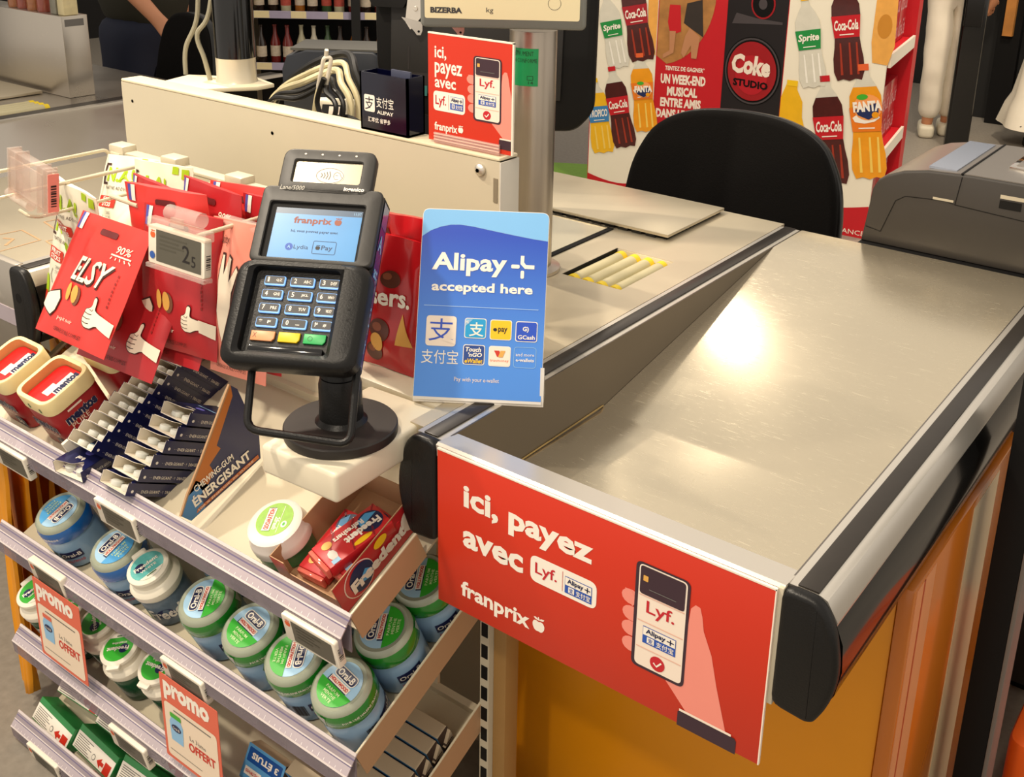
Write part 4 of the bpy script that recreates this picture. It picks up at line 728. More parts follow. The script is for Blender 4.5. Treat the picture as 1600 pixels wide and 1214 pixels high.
D.text('Alipay', .0160, .1628, .1148, .1930, WHITE, 3, .03); D.rect(.1205, .1755, .1315, .1805, WHITE, 3, .002); D.poly([(.1325, .1925), (.1372, .1925), (.1372, .1838), (.1400, .1805), (.1510, .1805), (.1510, .1755), (.1385, .1755), (.1325, .1815)], WHITE, 3); D.rect(.1332, .1625, .1378, .1730, WHITE, 3, .002)
D.text('accepted here', .0170, .1385, .1502, .1545, WHITE, 3, .03); D.rect(.0083, .1222, .1589, .1229, mat('thin_white_rule', '#a8cdf4', .5, var=0), 3)
D.rect(.0128, .0700, .0525, .1095, PALE, 3, .005); D.text('支', .0165, .0765, .0490, .1060, SDEEP, 4, .0); D.poly([(.034, .078), (.0525, .073), (.0525, .0765), (.038, .083)], PALE, 5); D.text('支付宝', .0085, .0470, .0568, .0652, WHITE, 3, .0)
def icon(u0, v0, u1, v1, m, edge=WHITE): D.rect(u0, v0, u1, v1, edge, 3, .0035); D.rect(u0 + .001, v0 + .001, u1 - .001, v1 - .001, m, 4, .003)
icon(.0633, .0820, .0918, .1082, mat('icon_cyan', '#1c9fd8', .35)); D.text('支', .0695, .0845, .0885, .1030, WHITE, 5, .01); D.poly([(.0645, .1065), (.0645, .0975), (.0738, .1065)], SKY, 5); D.text('HK', .0648, .1010, .0690, .1050, WHITE, 6, .01, 0, 1)
icon(.0967, .0813, .1252, .1075, YEL); D.ell(.1035, .0945, .0026, .0022, BLACKI, 5, 14); D.text('pay', .1075, .0895, .1195, .0975, BLACKI, 5, .02)
icon(.1302, .0803, .1588, .1068, SDEEP); D.text('G)', .1395, .0925, .1475, .1000, WHITE, 5, .03); D.text('GCash', .1335, .0835, .1558, .0890, WHITE, 5, .02)
icon(.0629, .0477, .0915, .0737, mat('icon_navy', '#23458e', .35)); D.text('Touch', .0660, .0645, .0865, .0705, WHITE, 5, .03, .15); D.text("'nGO", .0700, .0578, .0880, .0636, WHITE, 5, .03, .15); D.text('eWallet', .0655, .0498, .0890, .0556, YEL, 5, .03, .15)
icon(.0966, .0471, .1252, .0733, PALE); D.poly([(.1035, .0675), (.1105, .0675), (.1120, .0600), (.1080, .0590)], RED, 5); D.poly([(.1120, .0675), (.1185, .0675), (.1150, .0590), (.1090, .0590)], GOLD, 6); D.text('truemoney', .0985, .0520, .1230, .0560, ORANGEI, 5, .0, 0, 1)
D.line(rrect(.1296, .0468, .1584, .0731, .004), .0006, SKY, 3, True); D.text('and more', .1320, .0615, .1560, .0660, WHITE, 3, .0, 0, 1); D.text('e-wallets', .1320, .0545, .1560, .0590, WHITE, 3, .02, 0, 1)
D.text('Pay with your e-wallet', .0532, .0240, .1118, .0310, PALE, 3, .0); b.build('printed_front', o, angle=0)
# ================================================================ items on the partition
BXB = mat('dark_blue_acrylic', '#05061e', .12, var=.05, coat=.2); bx = thing('payment_box', 'dark blue acrylic box with white lettering on top of the partition', 'box', T((-1.209, 1.189, 1.1205)) @ Matrix.Scale(1.13, 4))
b = MB(); k = .003; W, Dp, H = .0885, .034, .080
for lo, hi in (((0, 0, 0), (W, k, H)), ((0, Dp - k, 0), (W, Dp, H)), ((0, 0, 0), (k, Dp, H)), ((W - k, 0, 0), (W, Dp, H)), ((0, 0, 0), (W, Dp, k))): b.box(lo, hi, BXB)
b.box((.045, .015, .0), (.08, .018, .086), mat('grey_card_in_box', '#4a4e62', .3)); b.build('body', bx)
b = MB(); D = Dec(b, axes((0, -.0001, 0), (1, 0, 0), (0, 0, 1)), eps=.0003); D.rect(.008, .0265, .028, .0500, WHITE, 1, .003); D.text('支', .0095, .0290, .0260, .0475, BXB, 2, 0); D.poly([(.018, .030), (.028, .0275), (.028, .030), (.021, .033)], WHITE, 3); D.text('支付宝', .0310, .0345, .0630, .0490, WHITE, 1, .0); D.text('ALIPAY', .0320, .0255, .0625, .0305, WHITE, 1, .02); D.text('汇率优 省更多',   .0145, .0125, .0570, .0195, WHITE, 1, .01); b.build('printed_front', bx, angle=0)
rs = thing('payment_sign', 'small red sign standing in a clear holder on the partition before the steel pole', 'sign', T((-1.0746, 1.1978, 1.1212)) @ Matrix.Scale(1.13, 4))
b = MB(); b.box((0, 0, .002), (.140, .0022, .144), SIGNRED); b.box((.1385, -.0003, .002), (.1408, .0026, .144), WHITEP); b.box((0, -.0003, .1425), (.1408, .0026, .1445), WHITEP); b.build('board', rs)
b = MB(); D = Dec(b, axes((0, 0, 0), (1, 0, 0), (0, 0, 1)), eps=.0003); D.text('ici,', .0115, .1095, .0315, .1275, WHITE, 1, .02); D.text('payez', .0115, .0865, .058, .1065, WHITE, 1, .02); D.text('avec', .0115, .0735, .0475, .0845, WHITE, 1, .02)
D.rect(.0090, .0430, .0630, .0690, WHITE, 1, .006); D.text('Lyf.', .0125, .0475, .0310, .0635, DRED, 2, .012); D.rect(.035, .046, .0354, .066, DRED, 2); alipay_chip(D, .0380, .0475, .0600, .0645, 2); D.text('franprix', .0105, .0135, .0500, .0275, WHITE, 1, .025); apple(D, .0555, .0225, .009, WHITE, 1)
b.build('printed_text', rs, angle=0); b = MB(); D = Dec(b, axes((0, 0, 0), (1, 0, 0), (0, 0, 1)), eps=.0003); phone_hand(D, .69, -.118, .1425, .62, .1383, .0035); b.build('printed_picture', rs, angle=0)
b = MB(); b.box((.012, -.0035, 0), (.122, -.0015, .014), clear('clear_holder', '#f0d8d0', .35)); b.box((.012, -.0035, -.0002), (.122, .012, .0016), clear('clear_holder', '#f0d8d0', .35)); 
for z in (.004, .008, .012): b.box((.012, -.0042, z), (.122, -.0035, z + .0012), mat('holder_ridge', '#f2c4b4', .2))
b.build('holder', rs)
# ================================================================ hooks with hanging pouches
WIRE = mat('pale_wire', '#d4c9ae', .3, .2, var=.03)
def hook(x, z, y1, label, low=True, cross=0):
    t = thing('display_hook', label, 'hook', T((x, 1.05, z)), 'hooks on the display back panel')
    b = MB(); b.box((-.021, -.004, -.012), (.021, .026, .012), BEIGE, .004); b.box((-.014, -.007, -.055), (.014, -.001, .0), BEIGE, .003)
    for zz in (-.02, -.04): b.lathe([(0, 0), (.004, .0), (.003, .004), (0, .004)], BEIGE, axes((.006, -.007, zz), (1, 0, 0), (0, 0, 1)), 10)
    b.build('clip', t)
    b = MB(); P_ = [(-.012, -.006, -.05), (-.012, -.010, .004), (-.012, y1 - 1.05, .004)]; b.tube(fillet(P_, .012), .0031, WIRE, None, 10)
    if cross: b.tube([(-.012 - cross, y1 - 1.05, .006), (.004, y1 - 1.05, .004)], .0038, WIRE, None, 10)
    b.build('rod', t)
    if low: b = MB(); P_ = [(.006, -.006, -.030), (.006, y1 - 1.035, -.034), (.002, y1 - 1.05, -.030), (-.022, y1 - 1.05, -.026)]; b.tube(fillet(P_, .006), .0028, WIRE, None, 8); b.build('lower_rod', t)
    return t
hook(-1.664, 1.0330, .79, 'wire hook at the far end of the bar, running to the clear price holder', True)
hook(-1.517, 1.0365, .80, 'wire hook holding the white pouches, second along the bar'); hook(-1.352, 1.0345, .875, 'wire hook ending in a short cross bar above the white pouches', False, .05)
hook(-1.155, 1.0365, .84, 'wire hook nearest the terminal, above the red pouches', False); 
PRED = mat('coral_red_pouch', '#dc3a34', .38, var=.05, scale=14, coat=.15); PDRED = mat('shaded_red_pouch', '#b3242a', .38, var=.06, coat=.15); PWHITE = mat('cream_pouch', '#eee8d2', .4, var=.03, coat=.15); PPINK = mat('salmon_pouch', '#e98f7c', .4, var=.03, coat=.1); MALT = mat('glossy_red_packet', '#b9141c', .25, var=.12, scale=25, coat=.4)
HANDW = mat('cartoon_white', '#f2e6cf', .5, var=.0); OUT = mat('brown_outline', '#3c1a14', .6, var=0); LGREEN = mat('lime_print', '#a5c412', .45, var=.03)
def pouch(M, name, label, w_, h, col, depth=.016, seed=1.0, art=None, group=None, cat='pouch', wr=.004):
    def z(u, v):
        s = max(0, math.sin(math.pi * min(1, max(0, u / w_)))) ** .5 * max(0, math.sin(math.pi * min(1, max(0, v / h * .93)))) ** .7
        return depth * s + wr * noise.noise(Vector((u * 30 + seed, v * 18, seed * 3))) * (.35 + s)
    b = MB(); nu, nv = 16, 20; V = []; e = []
    for j in range(nv + 1):
        for i in range(nu + 1):
            u_, v = w_ * i / nu, h * j / nv; V.append((u_, v, z(u_, v)))
    m_ = len(V); V += [(x, y, -.6 * depth * max(0, math.sin(math.pi * x / w_)) ** .5 * max(0, math.sin(math.pi * min(1, y / h * .93))) ** .7 + wr * noise.noise(Vector((x * 30 + seed, y * 18, seed * 3))) * .35 - .0006) for x, y, q in V]
    F = [(j * (nu + 1) + i, j * (nu + 1) + i + 1, (j + 1) * (nu + 1) + i + 1, (j + 1) * (nu + 1) + i) for j in range(nv) for i in range(nu)]
    E_ = [i for i in range(nu + 1)] + [j * (nu + 1) + nu for j in range(1, nv + 1)] + [nv * (nu + 1) + i for i in range(nu - 1, -1, -1)] + [j * (nu + 1) for j in range(nv - 1, 0, -1)]
    b.add(V, F + [tuple(m_ + k for k in f_[::-1]) for f_ in F] + [(E_[k], m_ + E_[k], m_ + E_[(k + 1) % len(E_)], E_[(k + 1) % len(E_)]) for k in range(len(E_))], col)
    o = tag(b.build(name, M=M, angle=60), label, cat, group)
    if art:
        b = MB(); D = Dec(b, fn=lambda u_, v, c: Vector((u_, v, z(u_, v) + c + .0008)), fine=.008, eps=.0004); art(D, w_, h); b.build('printed_front', o, angle=60)
    return o
TH = [(-.42, .12), (-.40, .30), (-.18, .36), (.0, .52), (.06, .92), (.2, 1.0), (.33, .9), (.30, .58), (.28, .36), (.5, .28), (.95, .16), (.98, -.34), (.55, -.42), (.25, -.60), (-.22, -.62), (-.42, -.48), (-.50, -.2)]
def thumb(D, cx, cy, s, rot=0, cuff=True):
    ca, sa = math.cos(rot), math.sin(rot); base = [(p.x, p.y) for p in fillet([(a, b_, 0) for a, b_ in TH], .10, 3, True)]
    tr_ = lambda P_, k=1: [(cx + s * k * (a * ca - b_ * sa), cy + s * k * (a * sa + b_ * ca)) for a, b_ in P_]
    c0 = (.1, -.05); D.poly(tr_([(c0[0] + (a - c0[0]) * 1.06, c0[1] + (b_ - c0[1]) * 1.06) for a, b_ in base]), OUT, 3); D.poly(tr_([(c0[0] + (a - c0[0]) * .985, c0[1] + (b_ - c0[1]) * .985) for a, b_ in base]), HANDW, 4)
    for yy, x0, x1 in ((.10, -.40, .12), (-.14, -.46, .10), (-.38, -.42, .06)): D.line(tr_([(x0, yy + .02), ((x0 + x1) / 2, yy - .03), (x1, yy)]), .035 * s, OUT, 5)
    D.line(tr_([(-.15, .32), (.08, .26), (.14, .38)]), .03 * s, OUT, 5)
def nut_art(D, w_, h, name=True):
    D.poly([(.06 * w_, .86 * h), (.10 * w_, .86 * h), (.10 * w_, h * .995), (.06 * w_, h * .995)], mat('flag_blue', '#5356a8', .5), 1); D.rect(.10 * w_, .86 * h, .15 * w_, h * .995, WHITE, 1)
    D.poly(rrect(.42 * w_, .865 * h, .66 * w_, .915 * h, .02 * w_), mat('hang_hole', '#5e1518', .6), 2); D.text('90%', .72 * w_, .77 * h, .90 * w_, .83 * h, HANDW, 2, .01, .15); D.rect(.68 * w_, .745 * h, .92 * w_, .757 * h, HANDW, 2)
    for k in range(5): D.line([((.70 + k * .05) * w_, .735 * h), ((.69 + k * .06) * w_, .715 * h)], .0018, HANDW, 2)
    if name: D.text('ELSY', .30 * w_ + .002, .47 * h - .003, .80 * w_ + .002, .67 * h - .003, OUT, 2, .02, .35)
    if name: D.text('ELSY', .30 * w_, .47 * h, .80 * w_, .67 * h, HANDW, 3, .02, .35)
    D.poly(ell(.47 * w_, .36 * h, .055 * w_, .075 * h, 16), mat('nut_brown', '#7a4a34', .5), 2); D.poly(ell(.45 * w_, .37 * h, .042 * w_, .07 * h, 16), GOLD, 3); D.poly(ell(.36 * w_, .375 * h, .035 * w_, .07 * h, 16), GOLD, 3)
    thumb(D, .71 * w_, .26 * h, .145 * w_ + .003); D.poly([(.84 * w_, .20 * h), (.995 * w_, .16 * h), (.995 * w_, .26 * h), (.84 * w_, .29 * h)], HANDW, 4)
    D.poly([(.0, .30 * h), (.10 * w_, .33 * h), (.22 * w_, .37 * h), (.27 * w_, .30 * h), (.24 * w_, .2 * h), (.19 * w_, .14 * h), (.10 * w_, .18 * h), (.0, .21 * h)], OUT, 2); D.poly([(.0, .29 * h), (.10 * w_, .32 * h), (.215 * w_, .355 * h), (.255 * w_, .30 * h), (.23 * w_, .2 * h), (.185 * w_, .155 * h), (.10 * w_, .19 * h), (.0, .22 * h)], HANDW, 3)
    D.text('pepit noir', .28 * w_, .135 * h, .52 * w_, .175 * h, HANDW, 2, .0, .2, 1); D.text('CEREALE DE BLE COMPLET', .26 * w_, .055 * h, .66 * w_, .085 * h, OUT, 2, .0, 0, 1)
    for k in range(9): D.rect(.86 * w_ + .001 * (k % 2), (.36 + k * .03) * h, .875 * w_, (.38 + k * .03) * h, mat('dark_red_ink', '#8c2420', .5), 2)
def dark_art(D, w_, h): nut_art(D, w_, h, False)
def fruit_art(D, w_, h):
    D.poly([(.30 * w_, .26 * h), (.22 * w_, .42 * h), (.25 * w_, .62 * h), (.30 * w_, .80 * h), (.36 * w_, .80 * h), (.36 * w_, .68 * h), (.44 * w_, .80 * h), (.50 * w_, .78 * h), (.46 * w_, .64 * h), (.58 * w_, .74 * h), (.62 * w_, .70 * h), (.52 * w_, .56 * h), (.52 * w_, .40 * h), (.60 * w_, .26 * h), (.50 * w_, .12 * h), (.36 * w_, .14 * h)], OUT, 1)
    D.poly([(.31 * w_, .27 * h), (.235 * w_, .42 * h), (.265 * w_, .62 * h), (.31 * w_, .785 * h), (.345 * w_, .785 * h), (.345 * w_, .66 * h), (.44 * w_, .785 * h), (.48 * w_, .77 * h), (.44 * w_, .62 * h), (.575 * w_, .725 * h), (.60 * w_, .70 * h), (.50 * w_, .56 * h), (.50 * w_, .40 * h), (.58 * w_, .26 * h), (.49 * w_, .135 * h), (.37 * w_, .155 * h)], HANDW, 2)
    thumb(D, .68 * w_, .26 * h, .16 * w_, -.3); D.text('Fruity', .15 * w_, .84 * h, .40 * w_, .91 * h, OUT, 2, 0, .2); D.text('fruit', .34 * w_, .10 * h, .52 * w_, .17 * h, HANDW, 3, .0, .25); D.text('CEREALE DE BLE COMPLET', .15 * w_, .045 * h, .7 * w_, .07 * h, OUT, 2, 0, 0, 1)
NG = 'red nut pouches hanging from the hooks'
def hangM(x, y, z, tilt, yaw=0, roll=0): return T((x, y, z)) @ RZ(yaw) @ RX(90 - tilt) @ RZ(roll)
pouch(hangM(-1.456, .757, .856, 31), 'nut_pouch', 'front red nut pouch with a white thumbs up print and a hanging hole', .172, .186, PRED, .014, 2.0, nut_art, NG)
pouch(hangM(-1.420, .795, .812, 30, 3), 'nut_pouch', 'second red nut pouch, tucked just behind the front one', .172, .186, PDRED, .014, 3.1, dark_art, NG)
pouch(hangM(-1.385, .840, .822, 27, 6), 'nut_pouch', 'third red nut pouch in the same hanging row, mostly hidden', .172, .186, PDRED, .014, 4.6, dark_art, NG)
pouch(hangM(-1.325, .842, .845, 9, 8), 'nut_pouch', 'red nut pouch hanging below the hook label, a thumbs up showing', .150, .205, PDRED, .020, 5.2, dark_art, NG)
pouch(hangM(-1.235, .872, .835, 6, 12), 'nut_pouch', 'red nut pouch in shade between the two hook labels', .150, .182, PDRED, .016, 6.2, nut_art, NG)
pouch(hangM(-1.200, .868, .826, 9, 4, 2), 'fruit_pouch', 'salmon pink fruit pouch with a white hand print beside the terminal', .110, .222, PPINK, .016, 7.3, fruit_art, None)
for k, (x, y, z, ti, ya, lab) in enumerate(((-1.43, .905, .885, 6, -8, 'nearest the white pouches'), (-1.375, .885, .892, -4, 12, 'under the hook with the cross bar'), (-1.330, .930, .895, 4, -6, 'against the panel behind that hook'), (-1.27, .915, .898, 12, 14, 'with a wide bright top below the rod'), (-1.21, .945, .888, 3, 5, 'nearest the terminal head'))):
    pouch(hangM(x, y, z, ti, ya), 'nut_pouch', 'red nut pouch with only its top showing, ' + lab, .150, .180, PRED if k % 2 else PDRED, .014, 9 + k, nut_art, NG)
def nature_art(D, w_, h):
    D.rect(.06 * w_, .73 * h, .085 * w_, .92 * h, OUT, 1); D.rect(.06 * w_, .90 * h, .14 * w_, .92 * h, OUT, 1); D.rect(.06 * w_, .73 * h, .14 * w_, .75 * h, OUT, 1)
    D.text('N.A!', .12 * w_, .76 * h, .62 * w_, .89 * h, LGREEN, 1, .03); D.text('NATURE ADDICTS', .12 * w_, .69 * h, .6 * w_, .72 * h, OUT, 1, 0, 0, 1); D.rect(.04 * w_, .53 * h, .42 * w_, .63 * h, RED, 1, .003); D.text('FRUIT', .10 * w_, .585 * h, .36 * w_, .622 * h, WHITE, 2, .03); D.text('STICKS', .10 * w_, .54 * h, .36 * w_, .577 * h, WHITE, 2, .03)
    D.poly(ell(.07 * w_, .30 * h, .05 * w_, .10 * h, 16), LGREEN, 1); D.poly(ell(.07 * w_, .17 * h, .055 * w_, .09 * h, 16), RED, 2); D.line([(.18 * w_, .46 * h), (.14 * w_, .40 * h), (.19 * w_, .34 * h)], .002, GREYI, 1); D.text('SANS', .26 * w_, .47 * h, .37 * w_, .50 * h, GREYI, 1, 0, 0, 1); D.text('SUCRE', .26 * w_, .43 * h, .38 * w_, .46 * h, GREYI, 1, 0, 0, 1); D.rect(.7 * w_, .93 * h, .8 * w_, .99 * h, LGREEN, 1); D.rect(.86 * w_, .90 * h, .96 * w_, .98 * h, LGREEN, 1)
WGp = 'white fruit stick pouches hanging from the hooks'
pouch(hangM(-1.668, .885, .775, 14, -4), 'fruit_pouch', 'white fruit stick pouch with lime lettering, beside the front red pouch', .165, .205, PWHITE, .016, 21, nature_art, WGp)
for k, (x, y, z, ti, ya, ro, lab) in enumerate(((-1.655, .965, .850, 22, 4, 4, 'crumpled and bent over just under the clear price holder'), (-1.60, .905, .850, -6, -6, -5, 'leaning the other way below the second rod'), (-1.505, .965, .865, 6, 3, 3, 'standing upright against the hook panel'), (-1.515, .925, .850, 20, 3, -4, 'nearest the tops of the red pouches'))):
    pouch(hangM(x, y, z, ti, ya, ro), 'fruit_pouch', 'white fruit stick pouch ' + lab, .140, .195, PWHITE, .010, 30 + k * 2.3, nature_art, WGp, wr=.010)
# two labels on the hooks
HM = axes((-1.214, .800, 1.058), (1, 0.04, 0), (0, .10, 1))
def hook_label(M, label, w_, h, big):
    t = price_label(M, label, 'price_label', (big, '5'), 'price labels on the hooks', w_, h)
    b = MB(); D = Dec(b, T((0, 0, .0006))); D.ell(.0095, -h + .012, .0052, .0052, mat('blue_dot', '#2b56a4', .4), 1, 18); b.build('blue_sticker', t, angle=0)
    b = MB(); CP = clear('clear_clip', '#f4ebe4', .24, .06); b.box((-.003, -.004, -.014), (w_ + .003, .010, .001), CP, .002); b.tube([(.036, .022, -.006), (w_ - .012, .022, -.006)], .0105, CP, None, 14); b.box((.040, .004, -.008), (.062, .016, -.004), CP); b.box((-.002, -h - .006, -.012), (w_ + .002, -h, .003), CP, .001); b.build('clear_clip', t); return t
hook_label(HM, 'price label with a blue dot, in a clear clip above the red pouches', .112, .052, '2')
hl = hook_label(axes((-1.226, .898, 1.018), (1, .04, 0), (0, .10, 1)), 'price label in a clear clip, partly hidden by the terminal', .118, .060, '')
# clear holder at the far hook
t = thing('price_holder', 'empty clear plastic price holder at the end of the far hook', 'price holder', axes((-1.535, .785, 1.045), (1, 0.0, 0), (.20, .05, 1)))
CP = clear('pink_tint_clear', '#f4ebe4', .20, .05); b = MB(); b.box((0, 0, -.016), (.125, .066, 0), CP, .002); b.box((.012, .008, 0), (.113, .058, .003), CP, .002)
for x in (.006, .03, .098, .116): b.box((x, -.002, -.018), (x + .004, .069, .004), CP, .001)
b.build('shell', t); b = MB(); b.tube([(-.015, -.008, -.008), (.055, -.008, -.008)], .008, CP, None, 14); b.build('clip_tube', t)
b = MB(); b.box((.1252, .006, -.016), (.1262, .062, 0), SKIN_INK); D = Dec(b, axes((.1263, 0, -.008), (0, 0, 1), (0, 1, 0), (1, 0, 0)))
for k in range(9): D.rect(-.004, .014 + k * .0036, .004, .0155 + k * .0036 + (k % 3) * .0006, BLACKI, 1)
b.build('barcode_strip', t, angle=0)
# crimson chocolate packets leaning on the panel
def malt_art(D, w_, h):
    for cx, cy, r_ in ((.30, .86, .13), (.72, .70, .09), (.52, .12, .10), (.60, .30, .12)): D.poly(ell(cx * w_, cy * h, r_ * w_, r_ * w_, 20), mat('chocolate', '#5a2a1a', .35, var=.2), 1); D.poly(ell((cx - .03) * w_, cy * h + .03 * w_, r_ * .45 * w_, r_ * .4 * w_, 14), mat('chocolate_shine', '#8a4a30', .35), 2)
    D.poly(ell(.56 * w_, .20 * h, .08 * w_, .10 * w_, 18), GOLD, 2); D.text('Maltesers.', .04 * w_, .50 * h, .93 * w_, .64 * h, WHITE, 3, .03); D.poly([(.80 * w_, .22 * h), (.98 * w_, .22 * h), (.86 * w_, .46 * h)], GOLD, 1)
MG = 'crimson chocolate packets leaning on the panel'
pouch(axes((-1.062, .990, .850), (1, .03, 0), (0, .12, 1)), 'chocolate_packet', 'crimson chocolate packet in front, just right of the terminal', .138, .190, MALT, .016, 41, malt_art, MG, 'chocolate packet', .008)
pouch(axes((-1.030, 1.012, .850), (1, -.0, 0), (-.10, .07, 1)), 'chocolate_packet', 'crimson chocolate packet behind, its corner reaching up the panel', .130, .212, MALT, .014, 47, malt_art, MG, 'chocolate packet', .008)
PSTEEL = steel('brushed_pale_steel', '#c8c0b4', .28, .3, 1.0, .9)
# ================================================================ neighbouring checkout lane
ln = thing('packing_trough', 'wide steel packing trough of the next lane, its black end cap by the orange bags', 'trough')
LX = -1.742
b = MB(); b.box((-2.46, .90, .795), (LX - .02, 2.0, .80), DST); b.add([(-2.46, .90, .80), (-2.46, 2.0, .80), (-2.80, 2.0, .85), (-2.80, .90, .85)], [(0, 1, 2, 3)], PSTEEL); b.box((LX - .02, .90, .80), (LX, 2.0, .846), ALU)
D = Dec(b, T((0, 0, .8002)))
for cx, cy, s in ((-2.02, 1.02, .05), (-1.90, 1.10, .06), (-2.02, 1.16, .055)): D.line([(cx - s, cy - s * .6), (cx + s, cy - s), (cx + s * .9, cy + s * .8), (cx - s * .8, cy + s)], .005, mat('old_sticker_outline', '#c09a72', .6), 1, True); D.line([(cx - s * .4, cy), (cx, cy + .01), (cx + s * .5, cy - .02)], .006, mat('old_sticker_outline', '#c09a72', .6), 1)
b.build('trough_floor', ln)
b = MB(); b.box((-2.80, .884, .62), (LX, .90, .852), PSTEEL, .002); b.box((-2.80, .882, .735), (LX, .8845, .765), mat('lilac_band', '#a89ea6', .4)); b.build('front_plate', ln)
rail(ln, LX, 1, .888, 2.0)
b = MB(); b.lathe([(0, 0), (.009, 0), (.006, -.006)], MATTB, axes((LX + .022, .8718, .80), (1, 0, 0), (0, 0, 1)), 16); b.build('screw_hole', ln)
b = MB(); b.box((-2.812, .90, .845), (-2.795, 2.4, .854), ALU); b.box((-2.86, .90, .845), (-2.812, 2.4, .8525), RAIL_BLACK); b.build('left_rail', ln)
d2 = thing('checkout_desk', 'steel desk of the next lane with pale yellow tipped rollers and a tall steel box', 'desk')
b = MB(); b.box((-3.9, .95, .83), (-2.862, 2.1, .848), PSTEEL); b.build('desk_top', d2)
b = MB(); b.box((-3.85, 1.0, 0), (-2.90, 1.55, .83), BEIGE); b.build('desk_body', d2)
for k in range(4):
    b = MB(); b.lathe([(0, 0), (.012, 0), (.012, -.17), (0, -.17)], CREAM, axes((-2.965 + .025 * k, 1.45, .846), (1, 0, 0), (0, 0, 1)), 14); ro = b.build('roller', d2)
    b = MB(); b.lathe([(0.0, -.158), (.0127, -.158), (.0127, -.172), (0, -.172)], YELP, axes((-2.965 + .025 * k, 1.45, .846), (1, 0, 0), (0, 0, 1)), 14); b.build('end_ring', ro)
b = MB(); b.box((-3.5, 1.50, .85), (-3.075, 1.715, .858), DST, .001); b.build('lid', d2)
b = MB(); b.box((-3.7, 1.731, .8485), (-2.957, 1.813, 1.085), PSTEEL, .002); b.box((-2.9572, 1.74, 1.055), (-2.9565, 1.80, 1.075), GREYI)
b.build('steel_box', d2)
for k, (x, m, lab) in enumerate(((-3.255, 'jar_amber', 'amber jar at the left on the tall steel box'), (-3.205, 'jar_red', 'reddish jar on the tall steel box beside the amber one'), (-3.15, 'jar_amber', 'amber jar third along on the tall steel box'), (-3.095, 'jar_red', 'reddish jar nearest the dark gap on the tall steel box'))):
    b = MB(); b.lathe([(0, 0), (.021, 0), (.022, .006), (.022, .055), (.014, .066), (.014, .075), (0, .075)], mat(m, '#a8683c' if m == 'jar_amber' else '#9a4a3a', .15, var=.3, scale=90, coat=.5), T((x, 1.765, 1.0855)), 18); tag(b.build('jar'), lab, 'jar', 'small jars on the steel box')
b = MB(); b.box((-2.995, 1.745, 1.0855), (-2.962, 1.79, 1.19), mat('cream_packet', '#e0d2a4', .4, var=.2, scale=50), .003); tag(b.build('carton'), 'pale cream carton at the corner of the tall steel box', 'carton')
b = MB(); b.box((-3.035, 1.745, 1.0855), (-3.003, 1.79, 1.17), mat('grey_packet', '#8d8a7c', .3, var=.2, scale=50), .003); tag(b.build('carton'), 'grey carton next to the pale one on the tall steel box', 'carton')
# ================================================================ hanging orange bags
OBAG = mat('orange_fabric', '#ec9a0c', .5, var=.12, scale=12, bump=.1)
def drape(M, w_, h, seed, label):
    b = MB(); nu, nv = 14, 16; V = []
    for j in range(nv + 1):
        t = j / nv
        for i in range(nu + 1):
            s = i / nu - .5; nar = 1 - .55 * t ** 1.6; V.append((s * w_ * nar + .02 * t * math.sin(seed), .006 * math.sin(i * 1.3 + seed) * (.3 + t) + .004 * noise.noise(Vector((i * .4, j * .3, seed))), -h * t * (1 - .06 * abs(s) * 2 * t)))
    m_ = len(V); V += [(x, y + .006, z) for x, y, z in V]; F = [(j * (nu + 1) + i, j * (nu + 1) + i + 1, (j + 1) * (nu + 1) + i + 1, (j + 1) * (nu + 1) + i) for j in range(nv) for i in range(nu)]
    E_ = [i for i in range(nu + 1)] + [j * (nu + 1) + nu for j in range(1, nv + 1)] + [nv * (nu + 1) + i for i in range(nu - 1, -1, -1)] + [j * (nu + 1) for j in range(nv - 1, 0, -1)]
    b.add(V, F + [tuple(m_ + k for k in f_[::-1]) for f_ in F] + [(E_[k], m_ + E_[k], m_ + E_[(k + 1) % len(E_)], E_[(k + 1) % len(E_)]) for k in range(len(E_))], OBAG); return tag(b.build('shopping_bag', M=M, angle=80), label, 'bag', 'orange shopping bags hanging left of the sweets display')
BO = ('nearest the aisle', 'second from the aisle', 'third from the aisle', 'fourth from the aisle', 'fifth from the aisle', 'sixth from the aisle', 'seventh from the aisle', 'eighth from the aisle', 'at the very back')
for k in range(9): drape(T((-1.725 - .030 * k, .795 + .040 * k, .600 - .004 * (k % 3))) @ RZ(-20 + 2 * (k % 2)), .22 + .02 * (k % 2), .57 - .03 * (k % 4), k * 1.7, 'orange fabric shopping bag hanging ' + BO[k])
b = MB(); b.tube([(-1.70, .765, .6075), (-2.03, 1.22, .6075)], .006, WIRE, None, 8); b.tube([(-2.03, 1.22, .6075), (-2.03, 1.22, .0)], .008, WIRE, None, 8); tag(b.build('bag_rail'), 'metal rail the orange shopping bags hang from', 'rail')
